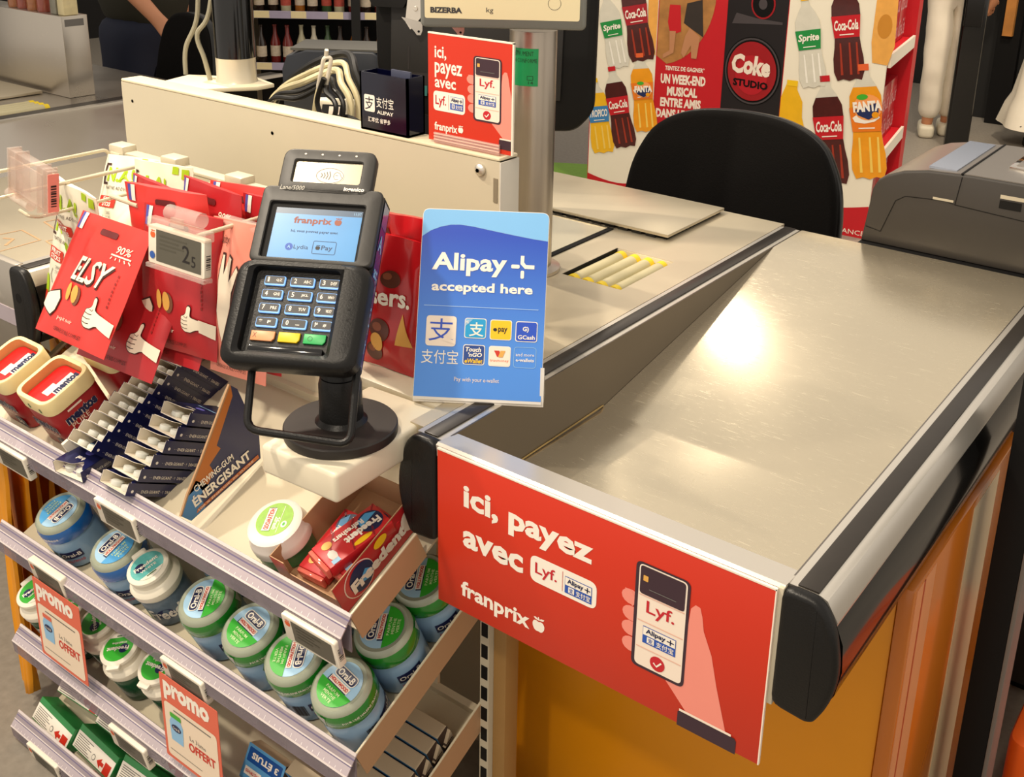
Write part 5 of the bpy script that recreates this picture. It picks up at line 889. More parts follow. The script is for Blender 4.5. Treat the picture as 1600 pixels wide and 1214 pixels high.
# ================================================================ bits on and behind the partition
pl2 = thing('pole_bracket', 'pale bracket plate behind the partition carrying a black pole with a silver collar', 'bracket', T((-1.668, 1.318, 1.118)))
b = MB(); b.prism([(-.10, -.088), (.02, -.088), (.072, -.01), (.07, .03), (.0, .05), (-.12, -.02)], -.006, .002, mat('partition_top', '#e2d6b8', .4), None, .002); b.build('plate', pl2)
b = MB(); b.lathe([(.0395, .002), (.037, .008), (.037, .046), (.0375, .048)], mat('silver_collar', '#d6cdb8', .3, .3, var=.02), None, 36); b.build('collar', pl2)
b = MB(); b.lathe([(.0375, .048), (.0375, .40), (0, .40)], GLOSSB, None, 36); b.build('pole', pl2)
b = MB(); b.box((-.05, -.03, -.27), (.02, .03, -.006), MATTB); b.build('post', pl2)
GCAB = mat('grey_cable', '#8f8a76', .5, var=.05); BCAB = mat('black_cable', '#141312', .4, var=.05); CCAB = mat('cream_cable', '#cfc39c', .5, var=.04)
def cable(pts, r_, m, label, n=6, grp='cables behind the partition'):
    P_ = [Vector(p) for p in pts]; out = []
    for i in range(len(P_) - 1):
        p0, p1, p2, p3 = P_[max(0, i - 1)], P_[i], P_[i + 1], P_[min(len(P_) - 1, i + 2)]
        for j in range(n):
            t = j / n; out.append(.5 * ((2 * p1) + (p2 - p0) * t + (2 * p0 - 5 * p1 + 4 * p2 - p3) * t * t + (3 * p1 - p0 - 3 * p2 + p3) * t ** 3))
    out.append(P_[-1]); b = MB(); b.tube(out, r_, m, None, 8); return tag(b.build('cable'), label, 'cable', grp)
cable([(-1.80, 1.30, 1.118), (-1.80, 1.305, 1.17), (-1.775, 1.32, 1.24), (-1.765, 1.32, 1.40)], .0045, GCAB, 'grey cable rising from the bracket plate, left of the black pole')
cable([(-1.712, 1.29, 1.12), (-1.718, 1.285, 1.16), (-1.728, 1.28, 1.205), (-1.70, 1.29, 1.25), (-1.66, 1.29, 1.40)], .0045, GCAB, 'grey cable hugging the black pole in front of its collar')
for k, (dx, dz, r_, m, lab) in enumerate(((0, 0, .008, BCAB, 'thick black cable on top of the tied bundle'), (.012, -.014, .006, CCAB, 'cream cable just under the thick black one'), (.028, -.026, .007, CCAB, 'thicker cream cable in the middle of the tied bundle'), (.045, -.040, .005, BCAB, 'thin black cable low in the tied bundle'), (.06, -.05, .005, BCAB, 'thin black cable lowest in the tied bundle'))):
    cable([(-1.825 + dx, 1.50 - .02 * k, .95), (-1.76 + dx, 1.50 - .02 * k, 1.06), (-1.675 + dx * .8, 1.51 - .02 * k, 1.125 + dz), (-1.59 + dx * .3, 1.53 - .02 * k, 1.155 + dz), (-1.535, 1.50 - .02 * k, 1.125 + dz * .5), (-1.50, 1.49 - .02 * k, 1.07), (-1.48 - .02 * k, 1.48 - .02 * k, .95)], r_, m, lab, 8)
cable([(-1.585, 1.44, .99), (-1.592, 1.44, 1.04), (-1.575, 1.44, 1.10), (-1.555, 1.45, 1.135)], .006, CCAB, 'cream cable hanging down from the cable tie')
cable([(-1.55, 1.43, 1.125), (-1.572, 1.43, 1.075), (-1.548, 1.43, 1.045), (-1.50, 1.44, 1.055), (-1.46, 1.45, 1.04)], .005, BCAB, 'black cable looping back under the cable tie')
cable([(-1.50, 1.45, 1.05), (-1.455, 1.45, 1.02), (-1.462, 1.45, .965), (-1.51, 1.45, .93)], .006, CCAB, 'cream cable curving down by the silver device')
b = MB(); b.tube(fillet([(-1.575, 1.435, 1.10), (-1.548, 1.43, 1.165), (-1.538, 1.44, 1.165), (-1.56, 1.44, 1.095)], .01, 4, True), .004, WHITEP, None, 8, True); b.tube([(-1.548, 1.435, 1.163), (-1.54, 1.43, 1.18)], .004, WHITEP); tag(b.build('cable_tie'), 'white cable tie holding the cable bundle at its top', 'cable tie')
# small devices behind
b = MB(); b.prism(rrect(-.045, -.03, .045, .03, .008), 0, .02, mat('silver_device', '#b5ad98', .3, .4, var=.05), None, .003); D = Dec(b, T((0, 0, .02))); D.rect(-.028, -.012, .022, .014, MATTB, 1); D.rect(-.012, -.008, .012, .010, PALE, 2)
tag(b.build('card_reader', M=T((-1.72, 1.62, 1.00)) @ RZ(28) @ RX(60)), 'small silver reader lying among the cables', 'reader')
bd = thing('till_printer', 'black receipt printer with grey top behind the tied cable bundle', 'printer', T((-2.02, 1.73, .848)) @ RZ(33))
b = MB(); b.prism([(0, 0), (0, .20), (.012, .232), (.06, .246), (.22, .246), (.25, .225), (.25, 0)], -.16, .0, mat('bluish_black', '#20242c', .3, var=.05), axes((0, 0, 0), (1, 0, 0), (0, 0, 1)) , .004); b.build('body', bd)
b = MB(); b.box((.02, .01, .244), (.235, .15, .250), mat('printer_grey_top', '#56544e', .35, var=.1)); b.build('top_cover', bd)
# ================================================================ scale on its pole
sc = thing('checkout_scale', 'steel pole with a grey framed scale display and green label', 'scale', T((-1.061, 1.44, .8505)))
b = MB(); b.lathe([(.055, 0), (.055, .006), (.0392, .010), (.0392, .415), (0, .415)], mat('satin_steel_pole', '#bdb3a6', .3, .85, var=.06, scale=30, stretch=(8, 8, .4)), None, 36); po = b.build('pole', sc)
b = MB(); R = .0393
def cf(a, v, c): th = -1.02 + a / R; return Vector(((R + c) * math.cos(th), (R + c) * math.sin(th), v))
D = Dec(b, fn=cf, fine=.004, eps=.0003); GL = mat('green_label', '#10894e', .35, var=.04); D.rect(-.045, .328, .012, .389, GL, 1); DK = mat('dark_green_ink', '#06331c', .5, var=0); D.text('INSTRUMENT', -.036, .377, .004, .3845, DK, 2, 0, 0, 1); D.text('NON CONFORME', -.040, .366, .010, .373, DK, 2, 0, 0, 1); D.rect(-.006, .338, .004, .345, DK, 2); D.rect(-.0052, .3388, .0032, .3442, GL, 3); D.text('14', -.004, .3315, .004, .3362, DK, 2, 0, 0, 1); b.build('green_label', po)
hM = axes((-.112, -.150, .4215), (.8115, .5843, 0), (0.02, -.03, 1)); SF_ = mat('scale_frame_grey', '#6f716c', .4, var=.03)
b = MB(); b.prism(rrect(0, 0, .262, .13, .010), -.03, 0, SF_, hM, .005); hd = b.build('display_housing', sc)
b = MB(); D = Dec(b, hM, eps=.0004); D.poly(rrect(.007, .015, .251, .128, .004), mat('cream_display_face', '#e6dab2', .4, var=.01), 1); DKG2 = mat('dark_grey_ink', '#3a3a3c', .5, var=0); D.text('BIZERBA', .016, .0235, .066, .0325, DKG2, 2, .05); D.text('kg', .104, .0235, .115, .0335, DKG2, 2, 0); D.line(ell(.211, .042, .010, .010, 24), .0006, DKG2, 2, True); b.build('display_face', hd, angle=0)
for xx in (-.012, .055):
    b = MB(); b.prism([(xx, -.010), (xx + .004, -.016), (xx + .010, -.016), (xx + .013, -.008), (xx + .013, .004), (xx - .02, .012)], -.022, -.018, ALU, hM); b.lathe([(0, 0), (.002, 0)], MATTB, hM @ T((xx + .007, -.010, -.0178)), 10); b.build('bracket', hd)
# ================================================================ till monitor
mo = thing('till_monitor', 'black till monitor seen from the back behind the scale pole', 'monitor', axes((-1.523, 1.54, 1.03), (.866, .500, 0), (0, .06, 1)))
b = MB(); b.prism([(p.x, p.y) for p in fillet([(.0, .10, 0), (.035, .02, 0), (.30, -.005, 0), (.40, .0, 0), (.435, .04, 0), (.43, .42, 0), (-.01, .42, 0)], .02, 4, True)], -.05, .0, MATTB, None, .010)
b.box((.03, .06, .0), (.37, .30, .006), mat('monitor_back_plate', '#1d1b1a', .5), .003); b.build('housing', mo)
b = MB(); b.box((.065, .12, .0058), (.068, .15, .0065), GLOSSB); D = Dec(b, T((0, 0, .0062))); D.rect(.065, .105, .0685, .15, BLACKI, 1); D.rect(.05, .06, .12, .10, BLACKI, 1); D.rect(.085, .055, .105, .075, mat('teal_port', '#2c6a66', .4), 2); D.rect(.112, .05, .125, .085, mat('grey_port', '#8a867c', .4), 2); b.build('ports', mo, angle=0)
b = MB(); b.prism([(.0, .225), (.06, .225), (.085, .27), (.06, .28), (-.02, .265)], .006, .03, MATTB); b.prism([(.065, .20), (.075, .185), (.082, .19), (.10, .215), (.10, .25), (.07, .25)], .028, .031, ALU); b.lathe([(0, 0), (.005, 0), (.004, .003), (0, .003)], ALU, T((.085, .225, .031)), 12); b.build('mount', mo)
b = MB(); b.box((.18, -.168, -.04), (.24, .1, -.01), MATTB, .004); b.box((.14, -.171, -.06), (.28, -.163, .015), MATTB, .003); b.build('stand', mo)
# ================================================================ office chairs
FAB = mat('black_chair_fabric', '#0b0908', .9, var=.3, scale=300, bump=.4, spec=.15); SHELL = mat('black_chair_shell', '#0c0b0b', .35, var=.05)
def chair(M, label, w_=.54, h=.36):
    t = thing('office_chair', label, 'chair', M)
    P_ = [(-.30, 0), (-.485, .05), (-.50, .32), (-.47, .62), (-.38, .86), (-.22, .97), (0, 1.0), (.22, .97), (.38, .86), (.47, .62), (.50, .32), (.485, .05), (.30, 0)]
    pl_ = [(p.x * w_, p.y * h) for p in fillet([(a, c, 0) for a, c in P_], .12, 4, True)]
    BM = axes((0, .02, .52), (1, 0, 0), (0, .16, 1))
    b = MB(); b.prism(pl_, .006, .045, FAB, BM, .016, 4); b.build('backrest', t)
    b = MB(); b.prism([(x * 1.02, (z - h / 2) * 1.02 + h / 2) for x, z in pl_], -.022, .012, SHELL, BM, .008, 3); b.build('back_shell', t)
    b = MB(); b.prism(rrect(-.25, -.46, .25, .02, .09), .43, .49, FAB, None, .02, 3); b.build('seat', t)
    b = MB(); b.box((-.03, .02, .40), (.03, .06, .60), SHELL, .005); b.lathe([(.03, .10), (.03, .43)], SHELL, T((0, -.2, 0)), 16)
    for k in range(5): a = math.radians(72 * k); b.tube([(0, -.2, .11), (.29 * math.cos(a), -.2 + .29 * math.sin(a), .05)], [.028, .016], SHELL)
    b.build('base', t)
    for k in range(5): a = math.radians(72 * k); b = MB(); b.lathe([(0, -.02), (.027, -.02), (.027, .02), (0, .02)], SHELL, T((.29 * math.cos(a), -.2 + .29 * math.sin(a), .0275)) @ RY(90) , 14); b.build('caster', t)
    return t
chair(T((-1.068, 2.21, .125)) @ RZ(8), 'black office chair with rounded fabric back behind the checkout desk', .52, .355)
chair(T((-3.08, 2.20, .165)) @ RZ(5), 'black office chair of the next lane, in front of the cashier in dark clothes', .25, .36)
# ================================================================ people
def body(name, joints, edges, m, parent=None, sub=2, root=0):
    me = bpy.data.meshes.new(name); me.from_pydata([j[:3] for j in joints], edges, []); me.materials.append(m); o = bpy.data.objects.new(name, me); COL.objects.link(o)
    sk = o.modifiers.new('skin', 'SKIN'); sk.use_smooth_shade = True; ss = o.modifiers.new('sub', 'SUBSURF'); ss.levels = sub; ss.render_levels = sub
    for k, v in enumerate(me.skin_vertices[0].data):
        r_ = joints[k][3]; v.radius = (r_, joints[k][4] if len(joints[k]) > 4 else r_); v.use_root = (k == root)
    if parent: o.parent = parent
    dg_ = bpy.context.evaluated_depsgraph_get(); bpy.context.view_layer.update(); nm = bpy.data.meshes.new_from_object(o.evaluated_get(bpy.context.evaluated_depsgraph_get()))
    o.modifiers.clear(); o.data = nm; nm.polygons.foreach_set('use_smooth', [True] * len(nm.polygons))
    if not nm.materials: nm.materials.append(m)
    return o
SKIN = mat('skin', '#c98a64', .5, var=.05); JEAN = mat('white_denim', '#e6dcc8', .7, var=.06, scale=14, bump=.3); OLIVE = mat('dark_olive_cloth', '#2a281c', .8, var=.1); NAVYC = mat('navy_trousers', '#131a30', .8, var=.1)
def person(M, label, trou, shirt, legs=((.10, 0, .03), (-.10, .02, -.02)), arms=None, short=False, shoe='#d8d0b8', dress=None):
    t = thing('person', label, 'person', M)
    arms = arms or (((.20, 0, 1.40), (.25, .02, 1.12), (.24, -.10, .88)), ((-.20, 0, 1.40), (-.25, .02, 1.12), (-.24, -.10, .88)))
    J = [(0, 0, .95, .11, .09), (0, 0, 1.15, .10, .08), (0, 0, 1.38, .12, .085), (0, 0, 1.48, .055, .055), (0, -.01, 1.56, .065, .07), (0, -.01, 1.66, .085, .10), (0, -.01, 1.73, .06, .07)]; E = [(0, 1), (1, 2), (2, 3), (3, 4), (4, 5), (5, 6)]
    for (x, y, yk) in legs:
        k = len(J); J += [(x, y * .3, .86, .085), (x * 1.05, y + yk, .48, .055), (x * 1.05, y * 2, .09, .036), (x * 1.1, y * 2 - .14, .035, .034, .028)]; E += [(0, k), (k, k + 1), (k + 1, k + 2), (k + 2, k + 3)]
    for A in arms:
        k = len(J); J += [(*A[0], .05), (*A[1], .042), (*A[2], .026)]; E += [(2, k), (k, k + 1), (k + 1, k + 2)]
        d = (Vector(A[2]) - Vector(A[1])).normalized(); hp = Vector(A[2]) + d * .08; J.append((*hp, .036, .016)); E.append((k + 2, k + 3)); hk = k + 3
        sd = d.orthogonal().normalized()
        for q in range(4): k2 = len(J); f0 = hp + d * .05 + sd * (.024 - .016 * q); J += [(*f0, .009), (*(f0 + d * (.035 - .006 * abs(q - 1.4)) + Vector((0, -.01, -.005))), .007)]; E += [(hk, k2), (k2, k2 + 1)]
        k2 = len(J); f0 = hp + sd * .045; J += [(*f0, .010), (*(f0 + d * .03 + sd * .012), .008)]; E += [(hk, k2), (k2, k2 + 1)]
    bo = body('body', J, E, SKIN, t)
    Jc = [(0, 0, .95, .18, .16), (0, 0, 1.0, .17, .15)]; Ec = [(0, 1)]
    for (x, y, yk) in legs:
        k = len(Jc); Jc += [(x, y * .3, .84, .10), (x * 1.04, y + yk, .50, .078), (x * 1.04, y * 1.5 + yk * .5, .30, .072), (x * 1.05, y * 2, .105, .068)]; Ec += [(0, k), (k, k + 1), (k + 1, k + 2), (k + 2, k + 3)]
    if not dress: tr_ = body('trousers', Jc, Ec, trou, t); 
    if not dress:
        for v in tr_.data.vertices:
            v.co.x += .010 * noise.noise(Vector((v.co.x * 4, v.co.y * 4, v.co.z * 9))); v.co.y += .012 * noise.noise(Vector((v.co.x * 5 + 9, v.co.y * 4, v.co.z * 10)))
    Js = [(0, 0, .86, .20, .19), (0, 0, 1.18, .185, .17), (0, 0, 1.38, .20, .16), (0, 0, 1.47, .09, .09)]; Es = [(0, 1), (1, 2), (2, 3)]
    for A in arms:
        k = len(Js); e_ = Vector(A[0]).lerp(Vector(A[1]), .55); Js += [(*A[0], .085), (*e_, .072)]; Es += [(2, k), (k, k + 1)]
    body('shirt', Js, Es, shirt, t)
    b = MB(); b.lathe([(.0, 1.775), (.06, 1.765), (.098, 1.71), (.105, 1.64), (.10, 1.58)], mat('brown_hair', '#2c1d12', .7, var=.2), T((0, .012, 0)), 20, math.radians(0), math.radians(180)); b.build('hair', t, angle=60)
    b = MB()
    for sx in (-1, 1): b.lathe([(0, 0), (.010, 0), (.007, .004), (0, .005)], WHITE, axes((sx * .033, -.100, 1.665), (1, 0, 0), (0, 0, 1)), 10); b.lathe([(0, 0), (.005, .0), (0, .002)], BLACKI, axes((sx * .033, -.105, 1.665), (1, 0, 0), (0, 0, 1)), 8)
    b.prism([(-.013, 0), (.013, 0), (0, .045)], 0, .018, SKIN, axes((0, -.098, 1.615), (1, 0, 0), (0, 0, 1)), .003); b.box((-.022, -.098, 1.588), (.022, -.092, 1.595), mat('lip', '#9a5048', .5), .002); b.build('face', t)
    for (x, y, yk) in legs:
        b = MB(); b.prism(rrect(-.046, -.17, .046, .085, .04, 4), 0, .075, mat('shoe_' + shoe[1:], shoe, .6, var=.05), T((x * 1.07, y * 2, .0)), .02, 3); b.build('shoe', t)
    return t
person(T((-1.92, 6.86, 0)) @ RZ(200), 'person in loose white jeans and pale trainers standing behind the drink display', JEAN, mat('white_top', '#e4dccc', .7, var=.04), legs=((.055, .03, .05), (-.055, -.02, .0)))
person(T((-3.68, 2.50, 0)) @ RZ(90), 'person in dark olive top and navy trousers, arm reaching to the chair back', NAVYC, OLIVE, arms=(((-.20, 0, 1.40), (-.27, -.18, 1.18), (-.24, -.42, 1.00)), ((.20, 0, 1.40), (.24, .10, 1.12), (.20, .06, .88))), shoe='#1a1816')
# woman in a dotted dress at the right edge
t = thing('person', 'person in a long cream dotted dress at the right edge', 'person', T((-1.27, 6.98, 0)) @ RZ(160))
J = [(0, 0, .95, .13, .10), (0, 0, 1.2, .11, .09), (0, 0, 1.38, .14, .09), (0, 0, 1.48, .05), (0, 0, 1.57, .065, .075), (0, 0, 1.68, .085, .10), (.08, 0, .84, .075), (.08, .03, .47, .05), (.08, .05, .09, .035), (.08, -.08, .035, .03), (-.08, 0, .84, .075), (-.08, .0, .47, .05), (-.08, .0, .09, .035), (-.08, -.13, .035, .03), (.2, 0, 1.38, .042), (.24, 0, 1.1, .036), (.24, -.12, .88, .026), (.24, -.19, .84, .03, .014), (-.2, 0, 1.38, .042), (-.24, 0, 1.1, .036), (-.24, -.12, .88, .026), (-.24, -.19, .84, .03, .014)]
body('body', J, [(0, 1), (1, 2), (2, 3), (3, 4), (4, 5), (0, 6), (6, 7), (7, 8), (8, 9), (0, 10), (10, 11), (11, 12), (12, 13), (2, 14), (14, 15), (15, 16), (16, 17), (2, 18), (18, 19), (19, 20), (20, 21)], SKIN, t)
b = MB(); n = 40; prof = [(.085, 1.45), (.15, 1.36), (.145, 1.15), (.16, .98), (.22, .6), (.27, .30), (.30, .24), (.33, .12)]
b.add([((r_ * (1 + .07 * math.sin(6 * a + z * 3) * (1 - z / 1.5)) * math.cos(a), r_ * .8 * (1 + .07 * math.sin(6 * a + z * 3) * (1 - z / 1.5)) * math.sin(a), z)) for r_, z in prof for a in [2 * math.pi * k / n for k in range(n)]], [(i * n + j, i * n + (j + 1) % n, (i + 1) * n + (j + 1) % n, (i + 1) * n + j) for i in range(len(prof) - 1) for j in range(n)], mat('cream_dress', '#ece4d0', .7, var=.04))
random.seed(3)
D = Dec(b, fn=lambda a, v, c: Vector((((.33 - (v - .12) * .45) + .006) * (1 + .07 * math.sin(6 * a + v * 3) * (1 - v / 1.5)) * math.cos(a), ((.33 - (v - .12) * .45) + .006) * .8 * (1 + .07 * math.sin(6 * a + v * 3) * (1 - v / 1.5)) * math.sin(a), v)))
for k in range(160): a, v = random.uniform(0, 6.28), random.uniform(.13, .42); D.poly([(a - .018, v), (a, v - .006), (a + .018, v), (a, v + .006)], BLACKI, 1)
b.build('dress', t)
b = MB(); b.prism(rrect(-.04, -.14, .04, .07, .03, 4), 0, .06, BLACKP, T((.08, .05, 0)), .015); b.build('shoe', t); b = MB(); b.prism(rrect(-.04, -.14, .04, .07, .03, 4), 0, .06, BLACKP, T((-.08, 0, 0)), .015); b.build('shoe', t)
# ================================================================ black entrance gate post, produce stand
gp2 = thing('security_post', 'tall glossy black security post between the white jeans and the dark aisle', 'post', T((-1.715, 6.59, 0)) @ RZ(25))
b = MB(); b.prism(rrect(-.068, -.03, .068, .03, .02), .0, 1.7, GLOSSB, None, .006); b.build('post', gp2)
b = MB(); b.prism(rrect(-.06, -.05, .04, -.025, .008), .72, 1.0, BLACKP, None, .006); b.build('cover', gp2)
dkc = mat('dark_cabinet', '#0c0b0a', .6)
cb2 = thing('produce_stand', 'dark produce stand with a grey front rail in the far dark aisle', 'stand', T((-1.5, 8.3, 0)) @ RZ(10))
b = MB(); b.box((-.5, 0, 0), (1.4, .6, .52), dkc); b.build('base', cb2); b = MB(); b.box((.0, -.12, .56), (1.4, .0, .62), mat('grey_rail', '#5d5a54', .5), .004); b.build('front_rail', cb2)
bs = thing('produce_basket', 'wicker basket with a red fruit standing on the dark produce stand', 'basket', T((-1.02, 8.3, .62)))
b = MB(); b.lathe([(.0, 0), (.14, 0), (.19, .14), (.175, .14), (.13, .01), (0, .01)], mat('wicker', '#7a5238', .7, var=.4, scale=80), None, 24); b.build('basket', bs); b = MB(); b.lathe([(0, .12), (.05, .13), (.045, .17), (0, .19)], mat('red_fruit', '#d8301c', .3), T((.02, -.08, 0)), 14); b.build('fruit', bs)
b = MB(); b.box((-1.74, 7.40, .58), (-1.68, 7.44, 1.5), mat('orange_black_panel', '#b87a38', .5, var=.5, scale=9)); b.box((-1.78, 7.45, 0), (-1.64, 7.51, 1.6), MATTB); tag(b.build('aisle_sign'), 'narrow tan and black sign hung on a black upright beside the security post', 'sign')
b = MB(); b.box((-1.9, 7.6, 0), (-1.2, 7.7, 1.5), dkc); b.box((-3.0, 8.6, 0), (1.5, 8.75, 1.9), dkc); o = b.build('trim_1'); o['kind'] = 'structure'
b = MB(); b.box((-1.42, 7.35, .36), (-1.30, 7.55, .56), mat('green_crate', '#8a8a3a', .6), .01); b.box((-1.42, 7.35, 0), (-1.30, 7.55, .36), dkc); tag(b.build('crate'), 'olive green crate half hidden behind the dotted dress', 'crate')
# ================================================================ bottle shelves at the back
bsM = T((-4.02, 3.36, 0)) @ RZ(38)
fr = thing('bottle_shelves', 'dark bottle shelves with lilac price strips at the back', 'shelf unit', bsM)
b = MB(); b.box((-.1, .30, 0), (.9, .33, 1.8), mat('dark_shelf_back', '#141210', .7)); b.box((-.1, -.02, 0), (.9, .30, .03), dkc); b.box((-.13, -.02, 0), (-.1, .33, 1.8), mat('cream_post', '#b9a888', .5)); b.box((.40, -.03, 0), (.44, -.0, 1.8), dkc); b.build('frame', fr)
for z in (.62, .86, 1.10):
    b = MB(); b.box((-.1, 0, z - .012), (.9, .30, z), mat('shelf_dark', '#2a2620', .5)); b.box((-.1, -.006, z - .022), (.9, 0, z + .012), mat('lilac_strip', '#a79fb6', .35, var=.1)); s_ = b.build('shelf', fr)
    b = MB()
    for k in range(5): b.box((-.05 + k * .17, -.008, z - .02), (.02 + k * .17, -.006, z + .012), mat('cream_ticket', '#e8d8a8', .5))
    b.build('price_tickets', s_)
BC = (('clear_bottle_red', '#7c2420'), ('pale_bottle', '#c9c2a0'), ('green_bottle', '#3f5a36'), ('amber_bottle', '#b06a28'), ('teal_bottle', '#5f9a98'), ('white_bottle', '#d8d0b8'), ('dark_bottle', '#2a1c14'))
first = {}; BW = {'clear_bottle_red': 'red', 'pale_bottle': 'pale', 'green_bottle': 'green', 'amber_bottle': 'amber', 'teal_bottle': 'teal', 'white_bottle': 'white', 'dark_bottle': 'dark'}
for zi, z in ((0, .62), (1, .86)):
    for k, c in enumerate((6, 0, 0, 1, 5, 2, 6, 3, 6, 3, 4, 5) if zi == 0 else (6, 6, 1, 3, 6, 2, 1, 0, 6, 0, 3, 5)):
        nm, hx = BC[c]; M = bsM @ T((-.04 + k * .062, .07 + .02 * (k % 2), z + .0005)); lab = BW[nm] + ' bottle, ' + ORD2[k] .replace('last', 'tenth') + ' from the cream post on the ' + ('lower' if zi == 0 else 'upper') + ' bottle shelf' if k < 10 else BW[nm] + (' bottle last' if k == 11 else ' bottle last but one') + ' on the ' + ('lower' if zi == 0 else 'upper') + ' bottle shelf'
        if nm not in first:
            t = thing('bottle', lab, 'bottle', M, 'bottles on the back shelves'); b = MB(); b.lathe([(0, 0), (.022, 0), (.024, .005), (.024, .095), (.010, .135), (.009, .168), (.011, .170), (.011, .178), (0, .178)], mat(nm, hx, .12, var=.15, scale=60, coat=.6), None, 16); b.build('glass', t)
            b = MB(); b.lathe([(.0243, .03), (.0243, .08)], mat('bottle_label_' + nm, '#d8c8b0' if c in (0, 6, 3) else '#c05040', .5, var=.3, scale=90), None, 16); b.build('label', t); first[nm] = t
        else: clone(first[nm], M, lab, 'bottles on the back shelves')
b = MB(); b.box((-4.5, 4.2, 0), (-3.0, 4.24, 1.9), dkc); b.box((-5.5, 2.2, 0), (-4.4, 2.25, 2.0), dkc); o = b.build('trim_2'); o['kind'] = 'structure'
# ================================================================ soft drink display
GD = {'a': (-2.862, 4.362), 'b': (-2.569, 4.466), 'c': (-2.265, 4.557), 'd': (-1.951, 4.519), 'e': (-1.507, 4.544)}
dd = thing('drink_display', 'tall white, red and black soft drink display standing behind the office chair', 'display', None)
PW = mat('display_white', '#efe7d2', .4, var=.01); CR = mat('cola_red', '#c21420', .4, var=.04); COLA = mat('cola_brown', '#4a1410', .2, var=.35, scale=40, coat=.4); ORJ = mat('orange_soda', '#ee9c14', .25, var=.15, scale=20, coat=.3); YLJ = mat('yellow_soda', '#f0b81c', .25, var=.12, scale=20, coat=.3); CLR = mat('clear_soda', '#d8d4c4', .2, var=.1, scale=30); SGN = mat('sprite_green', '#1f8c40', .4, var=.05)
def panel(k0, k1, h, m, name):
    A, B_ = Vector((*GD[k0], 0)), Vector((*GD[k1], 0)); W = (B_ - A).length; M = axes(A, B_ - A, (0, 0, 1)); b = MB(); b.box((0, 0, 0), (W, h, -.012), m, 0, M); b.box((-.003, 0, .0005), (.0, h, -.012), CR, 0, M); return b, M, W
def bottle(D, cx, cy, L_, ang, liquid, lab, cap, txt, tcol=WHITE, fat=.30, l0=0):
    """soda bottle print: (cx, cy) middle, L_ long, ang tilt in degrees"""
    E_ = sub(D, T((cx, cy, 0)) @ RZ(ang)); h = [(.036, .5), (.036, .455), (.042, .45), (.05, .40), (.095, .33), (.135, .24), (.14, .14), (.125, .06), (.12, -.05), (.13, -.16), (.148, -.27), (.150, -.40), (.12, -.485), (.06, -.47), (.0, -.49)]
    k = fat / .30; P_ = [(x * k * L_, y * L_) for x, y in h] + [(-x * k * L_, y * L_) for x, y in h[::-1]]; E_.poly(P_, CLR, l0 + 2)
    P2 = [(x * k * L_, y * L_) for x, y in [(.100, .315)] + h[5:]] + [(-x * k * L_, y * L_) for x, y in h[5:][::-1] + [(.100, .315)]]; E_.poly(P2, liquid, l0 + 3)
    for sx in (-.07, .02, .09): E_.poly([((sx - .012) * k * L_, -.43 * L_), ((sx + .012) * k * L_, -.43 * L_), ((sx + .008) * k * L_, -.12 * L_), ((sx - .008) * k * L_, -.12 * L_)], mat('bottle_sheen_' + liquid.name, '#a03420' if liquid is COLA else '#f8d060' if liquid is not CLR else '#f4f0e4', .25, var=.1), l0 + 4)
    E_.rect(-.045 * L_, .455 * L_, .045 * L_, .51 * L_, cap, l0 + 4)
    E_.poly([(-.143 * k * L_, .14 * L_), (-.123 * k * L_, -.07 * L_), (.123 * k * L_, -.07 * L_), (.143 * k * L_, .14 * L_)], lab, l0 + 5); E_.text(txt, -.118 * k * L_, -.0 * L_, .118 * k * L_, .10 * L_, tcol, l0 + 6, .03, .2 if txt != 'FANTA' else 0); E_.rect(-.07 * k * L_, -.045 * L_, .07 * k * L_, -.035 * L_, tcol, l0 + 6)
def fanta_label(D, cx, cy, s, ang):
    E_ = sub(D, T((cx, cy, 0)) @ RZ(ang)); E_.ell(0, 0, s, s * .9, mat('fanta_ring', '#f4a058', .4), 7); E_.poly([(-.9 * s, -.1 * s), (.8 * s, .3 * s), (.7 * s, -.5 * s), (0, -.85 * s), (-.7 * s, -.5 * s)], mat('fanta_navy', '#1b2a5c', .4), 8); E_.text('FANTA', -1.0 * s, -.28 * s, 1.0 * s, .45 * s, WHITE, 9, .06, 0, 2); E_.poly(ell(-.3 * s, .75 * s, .4 * s, .2 * s, 12), LIME, 8); E_.poly(ell(.5 * s, -.55 * s, .25 * s, .22 * s, 12), ORJ, 10)
# near white side panel
b, M, W = panel('d', 'e', 1.9, PW, 'x'); pn = b.build('side_panel', dd, angle=0)
b = MB(); D = Dec(b, M, eps=.0012)
bottle(D, .105, .83, .40, 12, CLR, SGN, YEL, 'Sprite'); bottle(D, .262, .90, .44, 10, COLA, CR, CR, 'Coca-Cola', l0=.3);
D.poly([(.375, 1.1), (.46, 1.1), (.47, .85), (.45, .77), (.385, .775), (.372, .86)], mat('pale_orange_bottle', '#e8a850', .25, var=.15), 2); D.ell(.42, .93, .03, .05, mat('amber_print', '#c8862c', .3), 3)
bottle(D, .235, .455, .485, 11, COLA, CR, CR, 'Coca-Cola'); bottle(D, .393, .515, .50, 10, ORJ, mat('orange_label', '#ea7a18', .35), ORANGEI, ' .', l0=.6); fanta_label(D, .390, .585, .062, 12); D.poly([(.02, .64), (.07, .64), (.072, .62), (.10, .57), (.105, .50), (.125, .44), (.0, .46), (.0, .58)], YLJ, 2); D.rect(.022, .635, .072, .66, YEL, 3)
D.poly([(0, 0), (W, 0), (W, .150)] + [(W * (1 - k / 12), .150 - .03 * math.sin(math.pi * k / 12) * (1 if k < 7 else .8) - .012 * k / 12) for k in range(1, 13)], CR, 2); D.text('FRANCE', .300, .012, .440, .034, PALE, 3, .0); b.build('printed_front', pn, angle=0)
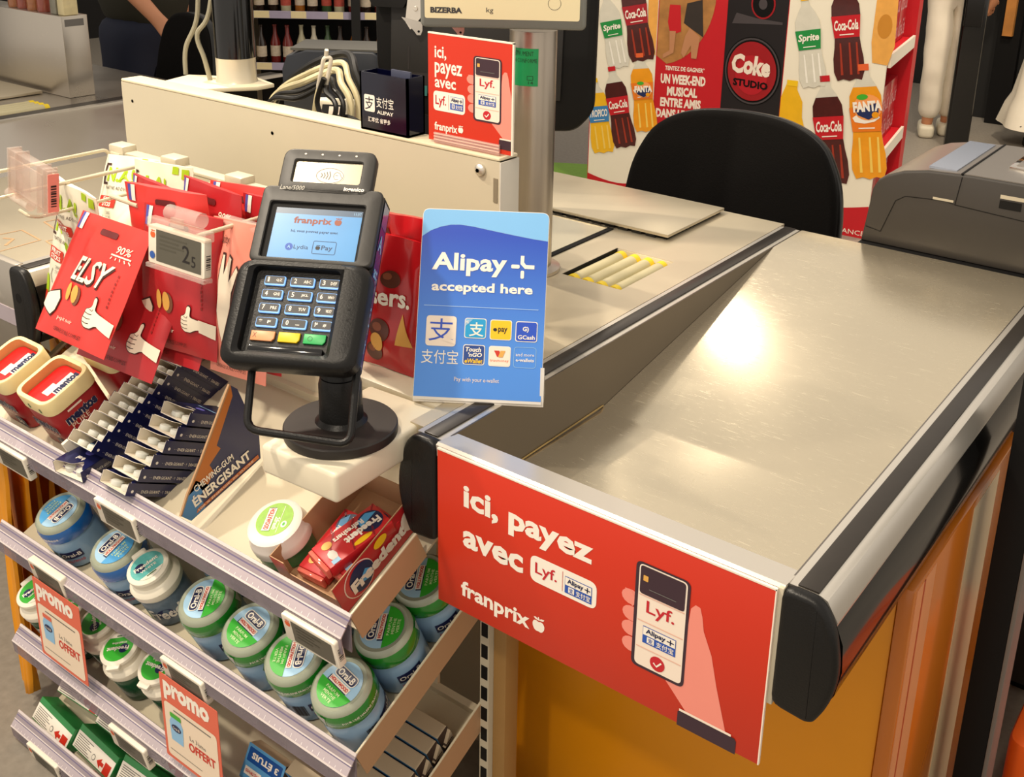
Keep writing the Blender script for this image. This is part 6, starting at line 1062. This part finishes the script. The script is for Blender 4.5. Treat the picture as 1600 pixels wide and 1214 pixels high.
# far white side panel
b, M, W = panel('a', 'b', 1.9, PW, 'x'); pn = b.build('side_panel', dd, angle=0)
b = MB(); D = Dec(b, M, eps=.0012); bottle(D, .095, .80, .36, 14, CLR, SGN, YEL, 'Sprite'); bottle(D, .205, .87, .42, 12, COLA, mat('zero_label', '#a81c28', .4), BLACKI, 'Coca-Cola', l0=.3); D.poly([(.255, 1.1), (.305, 1.1), (.305, .70), (.285, .72), (.262, .85)], mat('pale_orange_bottle', '#e8a850', .25, var=.15), 2)
bottle(D, .142, .435, .40, 13, COLA, CR, CR, 'Coca-Cola', fat=.29, l0=.3); bottle(D, .256, .515, .38, 8, ORJ, mat('orange_label', '#ea7a18', .35), ORANGEI, ' .', fat=.30, l0=.6); fanta_label(D, .258, .535, .042, 6); bottle(D, .046, .385, .37, 10, YLJ, mat('tropico_blue', '#3a80b8', .4), YEL, 'TROPICO', fat=.31)
D.poly([(0, 0), (W, 0), (W, .085)] + [(W * (1 - k / 12), .085 - .03 * math.sin(math.pi * k / 12) + .015 * k / 12) for k in range(1, 13)], CR, 2); b.build('printed_front', pn, angle=0)
# red panel with the prize text
b, M, W = panel('b', 'c', 1.9, CR, 'x'); pn = b.build('red_panel', dd, angle=0)
b = MB(); D = Dec(b, M, eps=.0012); pts = [(.0 + .001, 1.25), (.001, .70)] + [(.30 * math.sin(a) * .86 + .005, 1.0 - .34 * math.cos(a)) for a in [math.radians(10 + k * 8) for k in range(14)]] + [(.262, 1.25)]
D.poly(pts, mat('photo_ochre', '#a8743c', .5, var=.6, scale=16), 1); D.poly([(.05, .94), (.10, .94), (.11, .82), (.06, .80), (.045, .86)], CR, 2); D.poly([(.055, .82), (.085, .82), (.08, .72), (.03, .69), (.03, .71), (.06, .73)], mat('photo_skin', '#b98058', .5), 3); D.poly([(.13, .95), (.20, .97), (.215, .80), (.15, .84), (.12, .86)], mat('photo_dark', '#2c221c', .6, var=.3), 2); D.poly([(.15, .84), (.20, .80), (.19, .70), (.165, .70), (.16, .76), (.13, .70), (.115, .72), (.13, .80)], mat('photo_skin', '#b98058', .5), 3)
D.text('TENTEZ DE GAGNER*', .044, .636, .232, .658, PALE, 1, .03); D.text('UN WEEK-END', .026, .572, .240, .618, PALE, 1, .05); D.text('MUSICAL', .060, .515, .205, .560, PALE, 1, .05); D.text('ENTRE AMIS', .030, .462, .225, .506, PALE, 1, .05); D.text('DANS UN LIEU', .012, .408, .25, .452, PALE, 1, .05); b.build('printed_front', pn, angle=0)
# black speaker panel
b, M, W = panel('c', 'd', 1.9, mat('speaker_black', '#1d191b', .45, var=.08), 'x'); pn = b.build('speaker_panel', dd, angle=0)
b = MB(); D = Dec(b, M, eps=.0012); D.ell(.155, .672, .150, .155, MATTB, 1, 40); D.line(ell(.155, .672, .140, .146, 40), .008, mat('speaker_ring', '#4a4446', .3), 2, True); D.ell(.155, .672, .128, .134, mat('speaker_red', '#a01c22', .3, var=.1, coat=.3), 3, 40); D.ell(.155, .655, .085, .09, mat('speaker_red_in', '#b8202a', .3), 4, 30); D.text('Coke', .048, .655, .252, .745, PALE, 5, .05, .1); D.text('STUDIO', .062, .598, .246, .632, MATTB, 5, .04)
D.ell(.185, .975, .062, .066, mat('speaker_red', '#a01c22', .3), 1, 24); D.ell(.185, .975, .054, .058, MATTB, 2, 24); D.ell(.185, .975, .022, .024, mat('speaker_ring', '#4a4446', .3), 3, 16); D.poly([(.03, .875), (.29, .895), (.29, .905), (.16, .91), (.05, .925)], mat('speaker_ring', '#4a4446', .3), 1); D.ell(.175, .335, .06, .065, mat('speaker_red', '#a01c22', .3), 1, 24); b.build('printed_front', pn, angle=0)
# red shelf side with packs
E0 = Vector((-1.500, 4.556, 0)); F0 = Vector((-1.650, 5.40, 0)); SM = axes(E0, F0 - E0, (0, 0, 1)); SL_ = (F0 - E0).length
b = MB(); b.box((.09, 0, -.42), (SL_, 1.9, -.40), CR, 0, SM); b.box((SL_ - .13, 0, -.40), (SL_, 1.9, .0), CR, 0, SM); b.box((.09, 0, -.40), (SL_, .05, 0), CR, 0, SM); b.build('red_frame', dd)
for z in (.36, .80, 1.24):
    b = MB(); b.box((.09, z - .02, -.39), (SL_ - .14, z, -.01), CR, 0, SM); b.box((.02, z - .045, -.008), (SL_ - .15, z + .012, .004), WHITEP, 0, SM); b.build('shelf', dd)
pk = None; n = 0; PL = ('on the bottom', 'on the middle', 'on the top')
for zi, z in enumerate((.052, .362, .802)):
    for k in range(3):
        M = SM @ T((.05 + k * .215, z, -.05)); lab = ('first', 'second', 'third')[k] + ' red cola pack from the white panel, ' + PL[zi] + ' shelf of the drink display'
        if pk is None:
            pk = thing('cola_pack', lab, 'drink pack', M, 'red cola packs on the drink display'); b = MB(); b.box((0, 0, -.12), (.205, .26, 0), mat('cola_pack_red', '#a8141e', .35, var=.08, coat=.2), .006); b.build('pack', pk); b = MB(); D = Dec(b, None, fn=lambda a, v, c: Vector((a, v, c)), eps=.0012); D.text('Coca-Cola', .012, .02, .195, .10, mat('pack_script', '#d8a0a0', .5, var=0), 1, .0, .2); D.text('Coca-Cola', .012, .14, .195, .22, mat('pack_script', '#d8a0a0', .5, var=0), 1, .0, .2); b.build('printed_front', pk, angle=0)
        else: clone(pk, M, lab)
